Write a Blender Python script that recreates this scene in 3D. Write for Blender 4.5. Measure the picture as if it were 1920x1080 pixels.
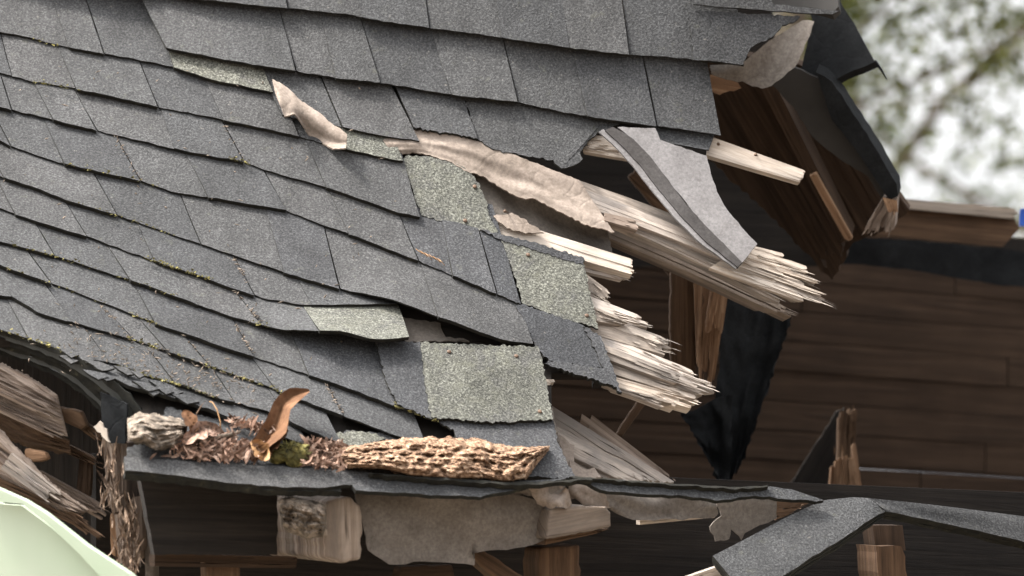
import bpy, math, random
from mathutils import Vector, noise

for o in list(bpy.data.objects):
    bpy.data.objects.remove(o)
S = bpy.context.scene
COL = S.collection
R = math.radians

# ------------------------------------------------------------------ camera
ELEV = R(6.0)
CAM = Vector((0, 0, 1.7))
FW = Vector((0, math.cos(ELEV), math.sin(ELEV)))
RT = Vector((1, 0, 0))
UP = Vector((0, -math.sin(ELEV), math.cos(ELEV)))
FPX = 12000.0
cd = bpy.data.cameras.new('camera')
cam = bpy.data.objects.new('camera', cd); COL.objects.link(cam)
cam.location = CAM
cam.rotation_euler = (R(90) + ELEV, 0, 0)
cd.sensor_width = 36
cd.lens = 36 * FPX / 1920
cd.clip_start = 0.1; cd.clip_end = 2000
cd.dof.use_dof = True
cd.dof.focus_distance = 12.0
cd.dof.aperture_fstop = 4.0
S.camera = cam

# ------------------------------------------------------------------ world, sun, exposure
SUN_EL, SUN_AZ = R(58), R(275)      # azimuth clockwise from +Y
w = bpy.data.worlds.new('World'); S.world = w; w.use_nodes = True
nt = w.node_tree; nt.nodes.clear()
out = nt.nodes.new('ShaderNodeOutputWorld'); bg = nt.nodes.new('ShaderNodeBackground')
sk = nt.nodes.new('ShaderNodeTexSky'); sk.sky_type = 'NISHITA'; sk.sun_disc = False
sk.sun_elevation = SUN_EL; sk.sun_rotation = SUN_AZ
sk.air_density = 1.0; sk.dust_density = 8.0; sk.ozone_density = 1.0
hs = nt.nodes.new('ShaderNodeHueSaturation'); hs.inputs['Saturation'].default_value = 0.12
nt.links.new(sk.outputs[0], hs.inputs['Color'])
nt.links.new(hs.outputs[0], bg.inputs[0]); nt.links.new(bg.outputs[0], out.inputs[0])
bg.inputs[1].default_value = 0.15
sl = bpy.data.lights.new('sun', 'SUN'); sl.energy = 2.0; sl.angle = R(10); sl.color = (1, 0.94, 0.86)
so = bpy.data.objects.new('sun', sl); COL.objects.link(so)
sd = Vector((math.sin(SUN_AZ) * math.cos(SUN_EL), math.cos(SUN_AZ) * math.cos(SUN_EL), math.sin(SUN_EL)))
so.rotation_euler = sd.to_track_quat('Z', 'Y').to_euler(); so.location = (0, 0, 20)
vs = S.view_settings
vs.view_transform = 'Standard'; vs.look = 'None'; vs.gamma = 1; vs.use_curve_mapping = False
vs.exposure = 2.15
S.render.engine = 'CYCLES'

# ------------------------------------------------------------------ materials
def newmat(name):
    m = bpy.data.materials.new(name); m.use_nodes = True
    t = m.node_tree; b = t.nodes['Principled BSDF']
    b.inputs['Roughness'].default_value = 0.9
    b.inputs['Specular IOR Level'].default_value = 0.25
    return m, t, b
def N(t, k, **kw):
    n = t.nodes.new(k)
    for a, v in kw.items():
        if a in n.inputs: n.inputs[a].default_value = v
        else: setattr(n, a, v)
    return n
def ramp(t, src, stops):
    r = t.nodes.new('ShaderNodeValToRGB'); e = r.color_ramp.elements
    while len(e) < len(stops): e.new(0.5)
    for el, (p, c) in zip(e, stops):
        el.position = p; el.color = (c[0], c[1], c[2], 1) if not isinstance(c, (int, float)) else (c, c, c, 1)
    t.links.new(src, r.inputs[0]); return r.outputs[0]
def mix(t, a, b, f, mode='MIX'):
    m = t.nodes.new('ShaderNodeMix'); m.data_type = 'RGBA'; m.blend_type = mode
    for i, v in ((0, f), (6, a), (7, b)):
        if isinstance(v, bpy.types.NodeSocket): t.links.new(v, m.inputs[i])
        elif isinstance(v, (int, float)): m.inputs[i].default_value = v if i == 0 else (v, v, v, 1)
        else: m.inputs[i].default_value = (v[0], v[1], v[2], 1)
    return m.outputs[2]
def bump(t, b, src, strength, dist=0.002):
    n = t.nodes.new('ShaderNodeBump'); n.inputs['Strength'].default_value = strength
    n.inputs['Distance'].default_value = dist
    t.links.new(src, n.inputs['Height']); t.links.new(n.outputs[0], b.inputs['Normal'])
def pos(t):
    return t.nodes.new('ShaderNodeNewGeometry').outputs['Position']
def tex(t, co, scale, detail=3, rough=0.6, dist=0.0):
    n = N(t, 'ShaderNodeTexNoise', Scale=scale, Detail=detail, Roughness=rough, Distortion=dist)
    t.links.new(co, n.inputs['Vector']); return n.outputs['Fac']

def granule_mat(name, dark, mid, light, lich=0.0, tone=0.3, moss=0.35):
    m, t, b = newmat(name)
    p = pos(t)
    g1 = tex(t, p, 250, 2, 0.8)
    c = ramp(t, g1, [(0.32, dark), (0.5, mid), (0.70, light)])
    big = tex(t, p, 6, 5, 0.7, 0.5)
    c = mix(t, c, ramp(t, big, [(0.3, 0.66), (0.7, 1.3)]), 0.85, 'MULTIPLY')
    mp = t.nodes.new('ShaderNodeMapping'); mp.inputs['Scale'].default_value = (26, 5, 5); t.links.new(p, mp.inputs[0])
    c = mix(t, c, ramp(t, tex(t, mp.outputs[0], 1.0, 5, 0.7, 0.8), [(0.3, 0.74), (0.55, 1.0), (0.75, 1.2)]), 0.8, 'MULTIPLY')
    if lich:
        pm = ramp(t, tex(t, p, 15, 6, 0.75, 0.6), [(0.50, 0), (0.64, 1)])
        c = mix(t, c, ramp(t, g1, [(0.32, (0.022, 0.022, 0.022)), (0.5, (0.046, 0.045, 0.043)), (0.7, (0.11, 0.108, 0.1))]), mixf(t, pm, 0.75))
    oi = t.nodes.new('ShaderNodeObjectInfo')
    c = mix(t, c, ramp(t, oi.outputs['Random'], [(0, (0.74, 0.75, 0.78)), (0.5, (0.98, 0.98, 0.98)), (1, (1.2, 1.17, 1.15))]), tone * 2.6, 'MULTIPLY')
    # grime and lichen specks with their own shapes
    ls = tex(t, p, 36, 5, 0.75)
    lm = ramp(t, ls, [(0.60 - 0.16 * lich, 0), (0.74 - 0.16 * lich, 1)])
    c = mix(t, c, (0.105, 0.104, 0.077), mixf(t, lm, moss), 'MIX')
    wr = tex(t, p, 90, 3, 0.7)
    wm = ramp(t, wr, [(0.68, 0), (0.73, 1)])
    c = mix(t, c, (0.17, 0.155, 0.14), mixf(t, wm, 0.55))
    t.links.new(c, b.inputs['Base Color'])
    bump(t, b, g1, 0.7, 0.003)
    b.inputs['Roughness'].default_value = 0.85
    return m
def mixf(t, sock, k):
    n = N(t, 'ShaderNodeMath', operation='MULTIPLY'); t.links.new(sock, n.inputs[0]); n.inputs[1].default_value = k
    return n.outputs[0]

M = {}
M['shingle'] = granule_mat('weathered grey shingle', (0.018, 0.0182, 0.0188), (0.0375, 0.0378, 0.0386), (0.084, 0.0842, 0.0845))
M['shingle_new'] = granule_mat('less weathered blue grey shingle', (0.016, 0.0165, 0.018), (0.032, 0.033, 0.0355), (0.076, 0.077, 0.08))
M['lichen'] = granule_mat('pale green headlap granules', (0.022, 0.022, 0.018), (0.072, 0.072, 0.060), (0.205, 0.206, 0.175), lich=0.5, tone=0.1, moss=0.4)

def simple(name, stops, scale=20, detail=5, rough=0.9, bmp=0.3, bscale=None, dist=0.3, spec=0.2):
    m, t, b = newmat(name); p = pos(t)
    n1 = tex(t, p, scale, detail, 0.65, dist)
    t.links.new(ramp(t, n1, stops), b.inputs['Base Color'])
    b.inputs['Roughness'].default_value = rough; b.inputs['Specular IOR Level'].default_value = spec
    bump(t, b, tex(t, p, bscale or scale * 4, 4, 0.7), bmp, 0.003)
    return m
def feltmat(name, a, b_, c, crease=0.2):
    m, t, b = newmat(name); p = pos(t)
    col = ramp(t, tex(t, p, 8, 7, 0.7, 0.4), [(0.3, a), (0.5, b_), (0.7, c)])
    col = mix(t, col, ramp(t, tex(t, p, 160, 3, 0.7), [(0.3, 0.72), (0.7, 1.2)]), 0.9, 'MULTIPLY')
    st = ramp(t, tex(t, p, 17, 6, 0.75, 0.8), [(0.56, 0), (0.66, 1)])
    col = mix(t, col, (a[0] * 0.6, a[1] * 0.56, a[2] * 0.53), mixf(t, st, 0.4))
    t.links.new(col, b.inputs['Base Color']); vo = N(t, 'ShaderNodeTexVoronoi', Scale=13); vo.feature = 'DISTANCE_TO_EDGE'
    wv = N(t, 'ShaderNodeVectorMath', operation='ADD'); nz = N(t, 'ShaderNodeTexNoise', Scale=9, Detail=3)
    t.links.new(p, nz.inputs['Vector']); sc = N(t, 'ShaderNodeVectorMath', operation='SCALE'); sc.inputs['Scale'].default_value = 0.10
    t.links.new(nz.outputs['Color'], sc.inputs[0]); t.links.new(p, wv.inputs[0]); t.links.new(sc.outputs[0], wv.inputs[1]); t.links.new(wv.outputs[0], vo.inputs['Vector'])
    fine = tex(t, p, 240, 3, 0.7)
    bump(t, b, mix(t, ramp(t, vo.outputs['Distance'], [(0.0, 0.0), (0.06, 0.8), (0.35, 1.0)]), fine, 0.25) if crease else fine, crease or 0.2, 0.004)
    b.inputs['Specular IOR Level'].default_value = 0.1
    return m
M['edge'] = simple('asphalt butt edge', [(0.35, (0.008, 0.008, 0.007)), (0.65, (0.018, 0.017, 0.013)), (0.82, (0.07, 0.066, 0.04))], 55, 4)
M['felt'] = feltmat('beige felt underside', (0.11, 0.089, 0.073), (0.21, 0.173, 0.145), (0.30, 0.25, 0.213))
M['felt_grey'] = feltmat('grey brown felt', (0.085, 0.073, 0.063), (0.135, 0.118, 0.103), (0.185, 0.164, 0.145))
M['felt_black'] = feltmat('black felt', (0.007, 0.0075, 0.008), (0.012, 0.013, 0.014), (0.02, 0.0215, 0.023))
M['felt_slate'] = simple('slate felt', [(0.3, (0.027, 0.0255, 0.024)), (0.7, (0.047, 0.0445, 0.042))], 6, 4, bmp=0.2)
M['strip_edge'] = feltmat('worn grey strip edge', (0.03, 0.0275, 0.0265), (0.05, 0.046, 0.0445), (0.075, 0.07, 0.068), crease=0)
M['strip_back'] = feltmat('pale grey shingle back', (0.12, 0.113, 0.112), (0.16, 0.152, 0.151), (0.195, 0.186, 0.185), crease=0)

def wood(name, a, b_, c, streak=0.5, scale=1.0, spots=0.3, grey=0.0):
    m, t, b = newmat(name)
    uv = t.nodes.new('ShaderNodeUVMap')
    mp = t.nodes.new('ShaderNodeMapping'); mp.inputs['Scale'].default_value = (3.5 * scale, 90 * scale, 1)
    t.links.new(uv.outputs[0], mp.inputs[0])
    oi = t.nodes.new('ShaderNodeObjectInfo')
    ad = N(t, 'ShaderNodeVectorMath', operation='ADD'); t.links.new(mp.outputs[0], ad.inputs[0])
    sc = N(t, 'ShaderNodeMath', operation='MULTIPLY'); t.links.new(oi.outputs['Random'], sc.inputs[0]); sc.inputs[1].default_value = 40
    t.links.new(sc.outputs[0], ad.inputs[1])
    g = tex(t, ad.outputs[0], 1.0, 6, 0.65, 0.6)
    col = ramp(t, g, [(0.28, a), (0.5, b_), (0.72, c)])
    p = pos(t)
    st = tex(t, p, 11, 5, 0.6)
    col = mix(t, col, ramp(t, st, [(0.3, 0.6), (0.68, 1.15)]), streak, 'MULTIPLY')
    if grey:
        mp3 = t.nodes.new('ShaderNodeMapping'); mp3.inputs['Scale'].default_value = (5 * scale, 38 * scale, 1); t.links.new(uv.outputs[0], mp3.inputs[0])
        gm = ramp(t, tex(t, mp3.outputs[0], 1.0, 6, 0.7, 0.8), [(0.42, 0), (0.62, 1)])
        col = mix(t, col, (b_[0] * 0.50, b_[1] * 0.53, b_[2] * 0.57), mixf(t, gm, grey))
    mp2 = t.nodes.new('ShaderNodeMapping'); mp2.inputs['Scale'].default_value = (9 * scale, 260 * scale, 1)
    t.links.new(uv.outputs[0], mp2.inputs[0])
    cr = tex(t, mp2.outputs[0], 1.0, 3, 0.6, 0.3)
    col = mix(t, col, (a[0] * 0.35, a[1] * 0.32, a[2] * 0.3), mixf(t, ramp(t, cr, [(0.24, 1), (0.38, 0)]), spots * 2))
    t.links.new(col, b.inputs['Base Color'])
    bump(t, b, g, 0.8, 0.004)
    return m
M['wood_pale'] = wood('weathered pale wood', (0.13, 0.106, 0.088), (0.37, 0.315, 0.27), (0.56, 0.495, 0.435), grey=0.85)
M['wood_fresh'] = wood('freshly broken wood', (0.27, 0.215, 0.165), (0.46, 0.39, 0.325), (0.6, 0.525, 0.45), grey=0.45)
M['wood_mid'] = wood('grey tan broken board', (0.075, 0.061, 0.05), (0.25, 0.208, 0.172), (0.44, 0.378, 0.322), grey=0.9)
M['wood_tail'] = wood('rafter end wood', (0.07, 0.052, 0.04), (0.22, 0.172, 0.135), (0.38, 0.315, 0.26), scale=0.45, spots=0.5, streak=0.9, grey=0.7)
M['wood_brown'] = wood('brown roof timber', (0.035, 0.021, 0.0125), (0.085, 0.050, 0.029), (0.145, 0.088, 0.052))
M['wood_orange'] = wood('orange split timber', (0.10, 0.052, 0.027), (0.2, 0.116, 0.066), (0.32, 0.205, 0.125))
M['wood_dark'] = wood('old board darkened for shade', (0.022, 0.0135, 0.0085), (0.046, 0.028, 0.0175), (0.072, 0.045, 0.0285), spots=0.15)  # brown boards, colour lowered further to stand in for the dimness indoors
M['wood_shade'] = wood('near black board', (0.008, 0.0065, 0.0055), (0.016, 0.013, 0.011), (0.026, 0.021, 0.017), spots=0.1)  # near-black, with deep shade put into the wood colour
M['wood_rot'] = wood('rotten eave wood', (0.05, 0.034, 0.026), (0.19, 0.146, 0.117), (0.39, 0.32, 0.268), scale=0.7, spots=0.6)
M['rot'] = simple('crumbling brown rot', [(0.36, (0.022, 0.011, 0.007)), (0.44, (0.11, 0.062, 0.036)), (0.55, (0.235, 0.150, 0.095)), (0.7, (0.40, 0.315, 0.235))], 95, 8, bmp=1.0, bscale=90, dist=0.8)
M['rot_grey'] = simple('grey rotten log', [(0.34, (0.022, 0.017, 0.013)), (0.5, (0.11, 0.088, 0.068)), (0.68, (0.28, 0.225, 0.18))], 60, 7, bmp=0.9, bscale=90, dist=0.6)
M['leaf'] = simple('dry brown leaf', [(0.3, (0.05, 0.023, 0.011)), (0.55, (0.11, 0.055, 0.028)), (0.75, (0.17, 0.095, 0.053))], 25, 5, rough=0.85, bmp=0.4, spec=0.1)
M['leaf_tan'] = simple('dry tan leaf', [(0.3, (0.20, 0.105, 0.045)), (0.7, (0.34, 0.2, 0.098))], 25, 4, rough=0.6, bmp=0.3)
M['litter'] = simple('pinkish leaf litter', [(0.3, (0.07, 0.037, 0.024)), (0.5, (0.2, 0.122, 0.088)), (0.72, (0.38, 0.28, 0.22))], 60, 5, bmp=0.3)
M['shred'] = simple('shredded rotten fibre', [(0.3, (0.03, 0.018, 0.012)), (0.5, (0.12, 0.08, 0.055)), (0.72, (0.32, 0.24, 0.18))], 60, 5, bmp=0.3)
M['moss'] = simple('yellow green moss', [(0.3, (0.025, 0.024, 0.012)), (0.55, (0.12, 0.105, 0.035)), (0.75, (0.34, 0.29, 0.10))], 70, 4)
M['metal'] = simple('dull black metal', [(0.3, (0.012, 0.013, 0.012)), (0.6, (0.03, 0.032, 0.028)), (0.8, (0.075, 0.08, 0.062))], 18, 5, rough=0.5, bmp=0.15, spec=0.4)
M['nail'] = simple('rusty nail', [(0.3, (0.05, 0.03, 0.02)), (0.7, (0.14, 0.09, 0.06))], 120, 3, rough=0.6)
M['green'] = simple('pale green paint', [(0.3, (0.31, 0.38, 0.275)), (0.5, (0.345, 0.40, 0.305)), (0.75, (0.42, 0.41, 0.365))], 3, 3, rough=0.45, bmp=0.03, spec=0.4)
M['blue'] = simple('blue tarp', [(0.3, (0.02, 0.06, 0.30)), (0.7, (0.04, 0.12, 0.5))], 20, 3, rough=0.5)
M['cable'] = simple('grey cable', [(0.3, (0.07, 0.072, 0.08)), (0.7, (0.1, 0.104, 0.115))], 20, 2, rough=0.5, bmp=0)
M['foliage'] = simple('tree foliage', [(0.3, (0.024, 0.036, 0.003)), (0.5, (0.048, 0.066, 0.006)), (0.75, (0.085, 0.098, 0.014))], 1.6, 4, rough=0.6, bmp=0)
M['foliage2'] = simple('olive tree foliage', [(0.3, (0.030, 0.037, 0.005)), (0.5, (0.056, 0.063, 0.009)), (0.75, (0.09, 0.086, 0.02))], 1.6, 4, rough=0.6, bmp=0)
for k in ('foliage', 'foliage2'):
    t = M[k].node_tree; b = t.nodes['Principled BSDF']
    tr = t.nodes.new('ShaderNodeBsdfTranslucent'); ms = t.nodes.new('ShaderNodeMixShader'); ms.inputs[0].default_value = 0.3
    src = b.inputs['Base Color'].links[0].from_socket
    t.links.new(src, tr.inputs[0]); o_ = [n for n in t.nodes if n.type == 'OUTPUT_MATERIAL'][0]
    t.links.new(b.outputs[0], ms.inputs[1]); t.links.new(tr.outputs[0], ms.inputs[2]); t.links.new(ms.outputs[0], o_.inputs[0])
for k in ('litter', 'shred', 'foliage', 'foliage2', 'moss'):
    t = M[k].node_tree; b = t.nodes['Principled BSDF']; src = b.inputs['Base Color'].links[0].from_socket
    ge = t.nodes.new('ShaderNodeNewGeometry')
    c_ = mix(t, src, ramp(t, ge.outputs['Random Per Island'], [(0, 0.45), (0.7, 1.05), (1, 1.7)]), 1.0, 'MULTIPLY')
    t.links.new(c_, b.inputs['Base Color'])
    for n_ in t.nodes:
        if n_.type == 'BSDF_TRANSLUCENT': t.links.new(c_, n_.inputs[0])
M['bark'] = simple('grey brown bark', [(0.3, (0.06, 0.047, 0.036)), (0.7, (0.16, 0.13, 0.105))], 12, 5, bmp=0.8)
M['grass'] = simple('dry trampled yard', [(0.3, (0.075, 0.06, 0.045)), (0.7, (0.16, 0.13, 0.10))], 2.0, 6)  # unseen ground, toned warm for the light it bounces back
M['siding'] = simple('painted siding', [(0.3, (0.40, 0.45, 0.38)), (0.7, (0.48, 0.53, 0.45))], 4, 3, rough=0.6, bmp=0.05)

# ------------------------------------------------------------------ geometry helpers
def ray(px, py):
    return FW + RT * ((px - 960) / FPX) + UP * ((540 - py) / FPX)
def roofD(px, py):                     # the sagging roof slope: flatter to the left and towards the eave
    x = (px - 960) / 1000; z = (540 - py) / 1000
    return 12 + 0.25 * x + 0.92 * z - 0.42 * x * z - 0.38 * z * z
def flat(d0, gx=0.0, gz=0.0, cx=960, cy=540):
    return lambda px, py: d0 + gx * (px - cx) / 1000 + gz * (cy - py) / 1000
def raw(px, py, D): return CAM + ray(px, py) * D(px, py)
def normal(px, py, D):
    a = raw(px, py, D); n = (raw(px + 4, py, D) - a).cross(raw(px, py - 4, D) - a); n.normalize()
    if n.dot(ray(px, py)) > 0: n = -n
    return n
def P(px, py, D, h=0.0):
    r = ray(px, py); n = normal(px, py, D)
    return CAM + r * (D(px, py) - h / max(0.25, abs(n.dot(r))))
def V2(p): return Vector((p[0], p[1]))
def yat(line, x):
    if x <= line[0][0]:
        (x0, y0), (x1, y1) = line[0], line[1]
    elif x >= line[-1][0]:
        (x0, y0), (x1, y1) = line[-2], line[-1]
    else:
        for (x0, y0), (x1, y1) in zip(line, line[1:]):
            if x0 <= x <= x1: break
    return y0 + (y1 - y0) * (x - x0) / ((x1 - x0) or 1)
def resample(line, n):
    L = [0]
    for a, b in zip(line, line[1:]): L.append(L[-1] + (V2(b) - V2(a)).length)
    res = []
    for i in range(n + 1):
        s = L[-1] * i / n; k = 0
        while k < len(L) - 2 and L[k + 1] < s: k += 1
        f = (s - L[k]) / ((L[k + 1] - L[k]) or 1)
        a, b = line[k], line[k + 1]
        res.append((a[0] + (b[0] - a[0]) * f, a[1] + (b[1] - a[1]) * f))
    return res
def densify(poly, step, jit, rng):
    res = []
    n = len(poly)
    for i in range(n):
        a, b = V2(poly[i]), V2(poly[(i + 1) % n]); d = (b - a); k = max(1, int(d.length / step))
        nn = Vector((-d.y, d.x)).normalized() if d.length else Vector((0, 0))
        for j in range(k):
            q = a + d * (j / k) + nn * (rng.uniform(-jit, jit) if j else rng.uniform(-jit, jit) * 0.4)
            res.append((q.x, q.y))
    return res

def link(name, verts, faces, mats, parent=None, mi=None, uvs=None, smooth=False):
    me = bpy.data.meshes.new(name)
    me.from_pydata([tuple(v) for v in verts], [], faces)
    for m in (mats if isinstance(mats, (list, tuple)) else [mats]): me.materials.append(M[m])
    if mi: me.polygons.foreach_set('material_index', mi)
    if uvs:
        ul = me.uv_layers.new(name='UVMap')
        for lp in me.loops: ul.data[lp.index].uv = uvs[lp.vertex_index]
    if smooth: me.polygons.foreach_set('use_smooth', [True] * len(me.polygons))
    me.validate(); me.update()
    o = bpy.data.objects.new(name, me); COL.objects.link(o)
    if parent: o.parent = parent
    return o
def guv(pts, g):
    if g is None: g = (pts[-1] - pts[0])
    a = g.normalized(); b = a.cross(FW); b.normalize(); c = a.cross(b)
    return [((p - CAM).dot(a), (p - CAM).dot(b) + 0.7 * (p - CAM).dot(c)) for p in pts]

def slab(name, poly, D, th, mat, parent=None, h=0.0, grain=None, jit=0.0, step=14, seed=0, side=None, bevel=0.0, th_dir=None):
    """outline in the plane of D, given real thickness th away from its face"""
    rng = random.Random(hash_(name) + seed)
    pl = densify(poly, step, jit, rng) if jit else [tuple(p) for p in poly]
    hf = h if callable(h) else (lambda x, y: h)
    front = [P(x, y, D, hf(x, y)) for x, y in pl]
    n = len(front)
    nn = normal(sum(p[0] for p in pl) / n, sum(p[1] for p in pl) / n, D) if th_dir is None else -Vector(th_dir).normalized()
    back = [f - nn * th for f in front]
    faces = [list(range(n)), list(range(2 * n - 1, n - 1, -1))]
    for i in range(n):
        j = (i + 1) % n; faces.append([i, n + i, n + j, j])
    mi = [0, 0] + [1 if side else 0] * n
    g = None
    if grain: g = P(*grain[1], D) - P(*grain[0], D)
    pts = front + back
    return link(name, pts, faces, [mat] + ([side] if side else []), parent, mi, guv(pts, g))
_h = {}
def hash_(s):
    return sum(ord(c) * (i + 3) for i, c in enumerate(s)) % 9973

def patch(name, top, bot, D, th, mat, parent=None, nc=8, nr=3, h=None, side='edge', jit=0.0, seed=0, grain=None, smooth=True, jt=None):
    """a sheet between two traced edges; h(s, t) lifts it off D; thickness th"""
    rng = random.Random(seed * 7 + 5)
    T = resample(top, nc); B = resample(bot, nc)
    hf = h or (lambda s, t: 0.0)
    F = []; Bk = []; pix = []
    jb = [rng.uniform(-jit, jit) for _ in range(nc + 1)]
    jl = [rng.uniform(-jit, jit) * 0.7 for _ in range(nr + 1)]; jr = [rng.uniform(-jit, jit) * 0.7 for _ in range(nr + 1)]
    jtt = [rng.uniform(-1, 1) * (jt or 0) for _ in range(nc + 1)]
    for r in range(nr + 1):
        t = r / nr
        for c in range(nc + 1):
            s = c / nc
            x = T[c][0] + (B[c][0] - T[c][0]) * t; y = T[c][1] + (B[c][1] - T[c][1]) * t
            if r == nr: y += jb[c]
            if r == 0: y += jtt[c]
            if c == 0: x += jl[r]
            if c == nc: x += jr[r]
            hh = hf(s, t)
            p = P(x, y, D, hh); n = normal(x, y, D)
            tt = th(s, t) if callable(th) else th
            F.append(p); Bk.append(p - n * tt)
    K = len(F); W = nc + 1
    faces = []; mi = []
    for r in range(nr):
        for c in range(nc):
            a = r * W + c
            faces.append([a, a + W, a + W + 1, a + 1]); mi.append(0)
            faces.append([K + a, K + a + 1, K + a + W + 1, K + a + W]); mi.append(1 if side else 0)
    ring = [c for c in range(nc)] + [r * W + nc for r in range(nr)] + [nr * W + c for c in range(nc, 0, -1)] + [r * W for r in range(nr, 0, -1)]
    for i in range(len(ring)):
        a, b = ring[i], ring[(i + 1) % len(ring)]
        faces.append([a, b, K + b, K + a]); mi.append(1 if side else 0)
    pts = F + Bk
    nf_ = 2 * nr * nc; dupl = {}
    for f in faces[nf_:]:
        for q in range(4):
            v = f[q]
            if v not in dupl: dupl[v] = len(pts); pts.append(pts[v].copy())
            f[q] = dupl[v]
    g = P(*grain[1], D) - P(*grain[0], D) if grain else None
    o = link(name, pts, faces, [mat] + ([side] if side else []), parent, mi, guv(pts, g))
    if smooth:
        nf = 2 * nr * nc
        o.data.polygons.foreach_set('use_smooth', [i < nf for i in range(len(o.data.polygons))])
    return o

def inside(x, y, poly):
    c = False; n = len(poly)
    for i in range(n):
        (x0, y0), (x1, y1) = poly[i], poly[i - 1]
        if (y0 > y) != (y1 > y) and x < (x1 - x0) * (y - y0) / (y1 - y0) + x0: c = not c
    return c
def fill(name, poly, D, mat, parent, h=0.0, th=0.02, cell=16):
    """a sheet that follows a curved surface inside an outline"""
    x0 = min(p[0] for p in poly); x1 = max(p[0] for p in poly); y0 = min(p[1] for p in poly); y1 = max(p[1] for p in poly)
    idx = {}; V = []; F = []; cells = set()
    nx = int((x1 - x0) / cell) + 1; ny = int((y1 - y0) / cell) + 1
    for i in range(nx):
        for j in range(ny):
            if inside(x0 + (i + .5) * cell, y0 + (j + .5) * cell, poly): cells.add((i, j))
    def v(i, j, b):
        if (i, j, b) not in idx:
            x, y = x0 + i * cell, y0 + j * cell
            idx[(i, j, b)] = len(V); p = P(x, y, D, h)
            V.append(p - normal(x, y, D) * th if b else p)
        return idx[(i, j, b)]
    for i, j in sorted(cells):
        F.append([v(i, j, 0), v(i, j + 1, 0), v(i + 1, j + 1, 0), v(i + 1, j, 0)])
        F.append([v(i, j, 1), v(i + 1, j, 1), v(i + 1, j + 1, 1), v(i, j + 1, 1)])
        for (di, dj), (a, b_) in (((-1, 0), ((0, 0), (0, 1))), ((1, 0), ((1, 1), (1, 0))), ((0, -1), ((1, 0), (0, 0))), ((0, 1), ((0, 1), (1, 1)))):
            if (i + di, j + dj) not in cells:
                A = (i + a[0], j + a[1]); Bq = (i + b_[0], j + b_[1])
                F.append([v(*A, 0), v(*A, 1), v(*Bq, 1), v(*Bq, 0)])
    return link(name, V, F, mat, parent, None, guv(V, P(900, 150, D) - P(0, 0, D)))

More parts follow.
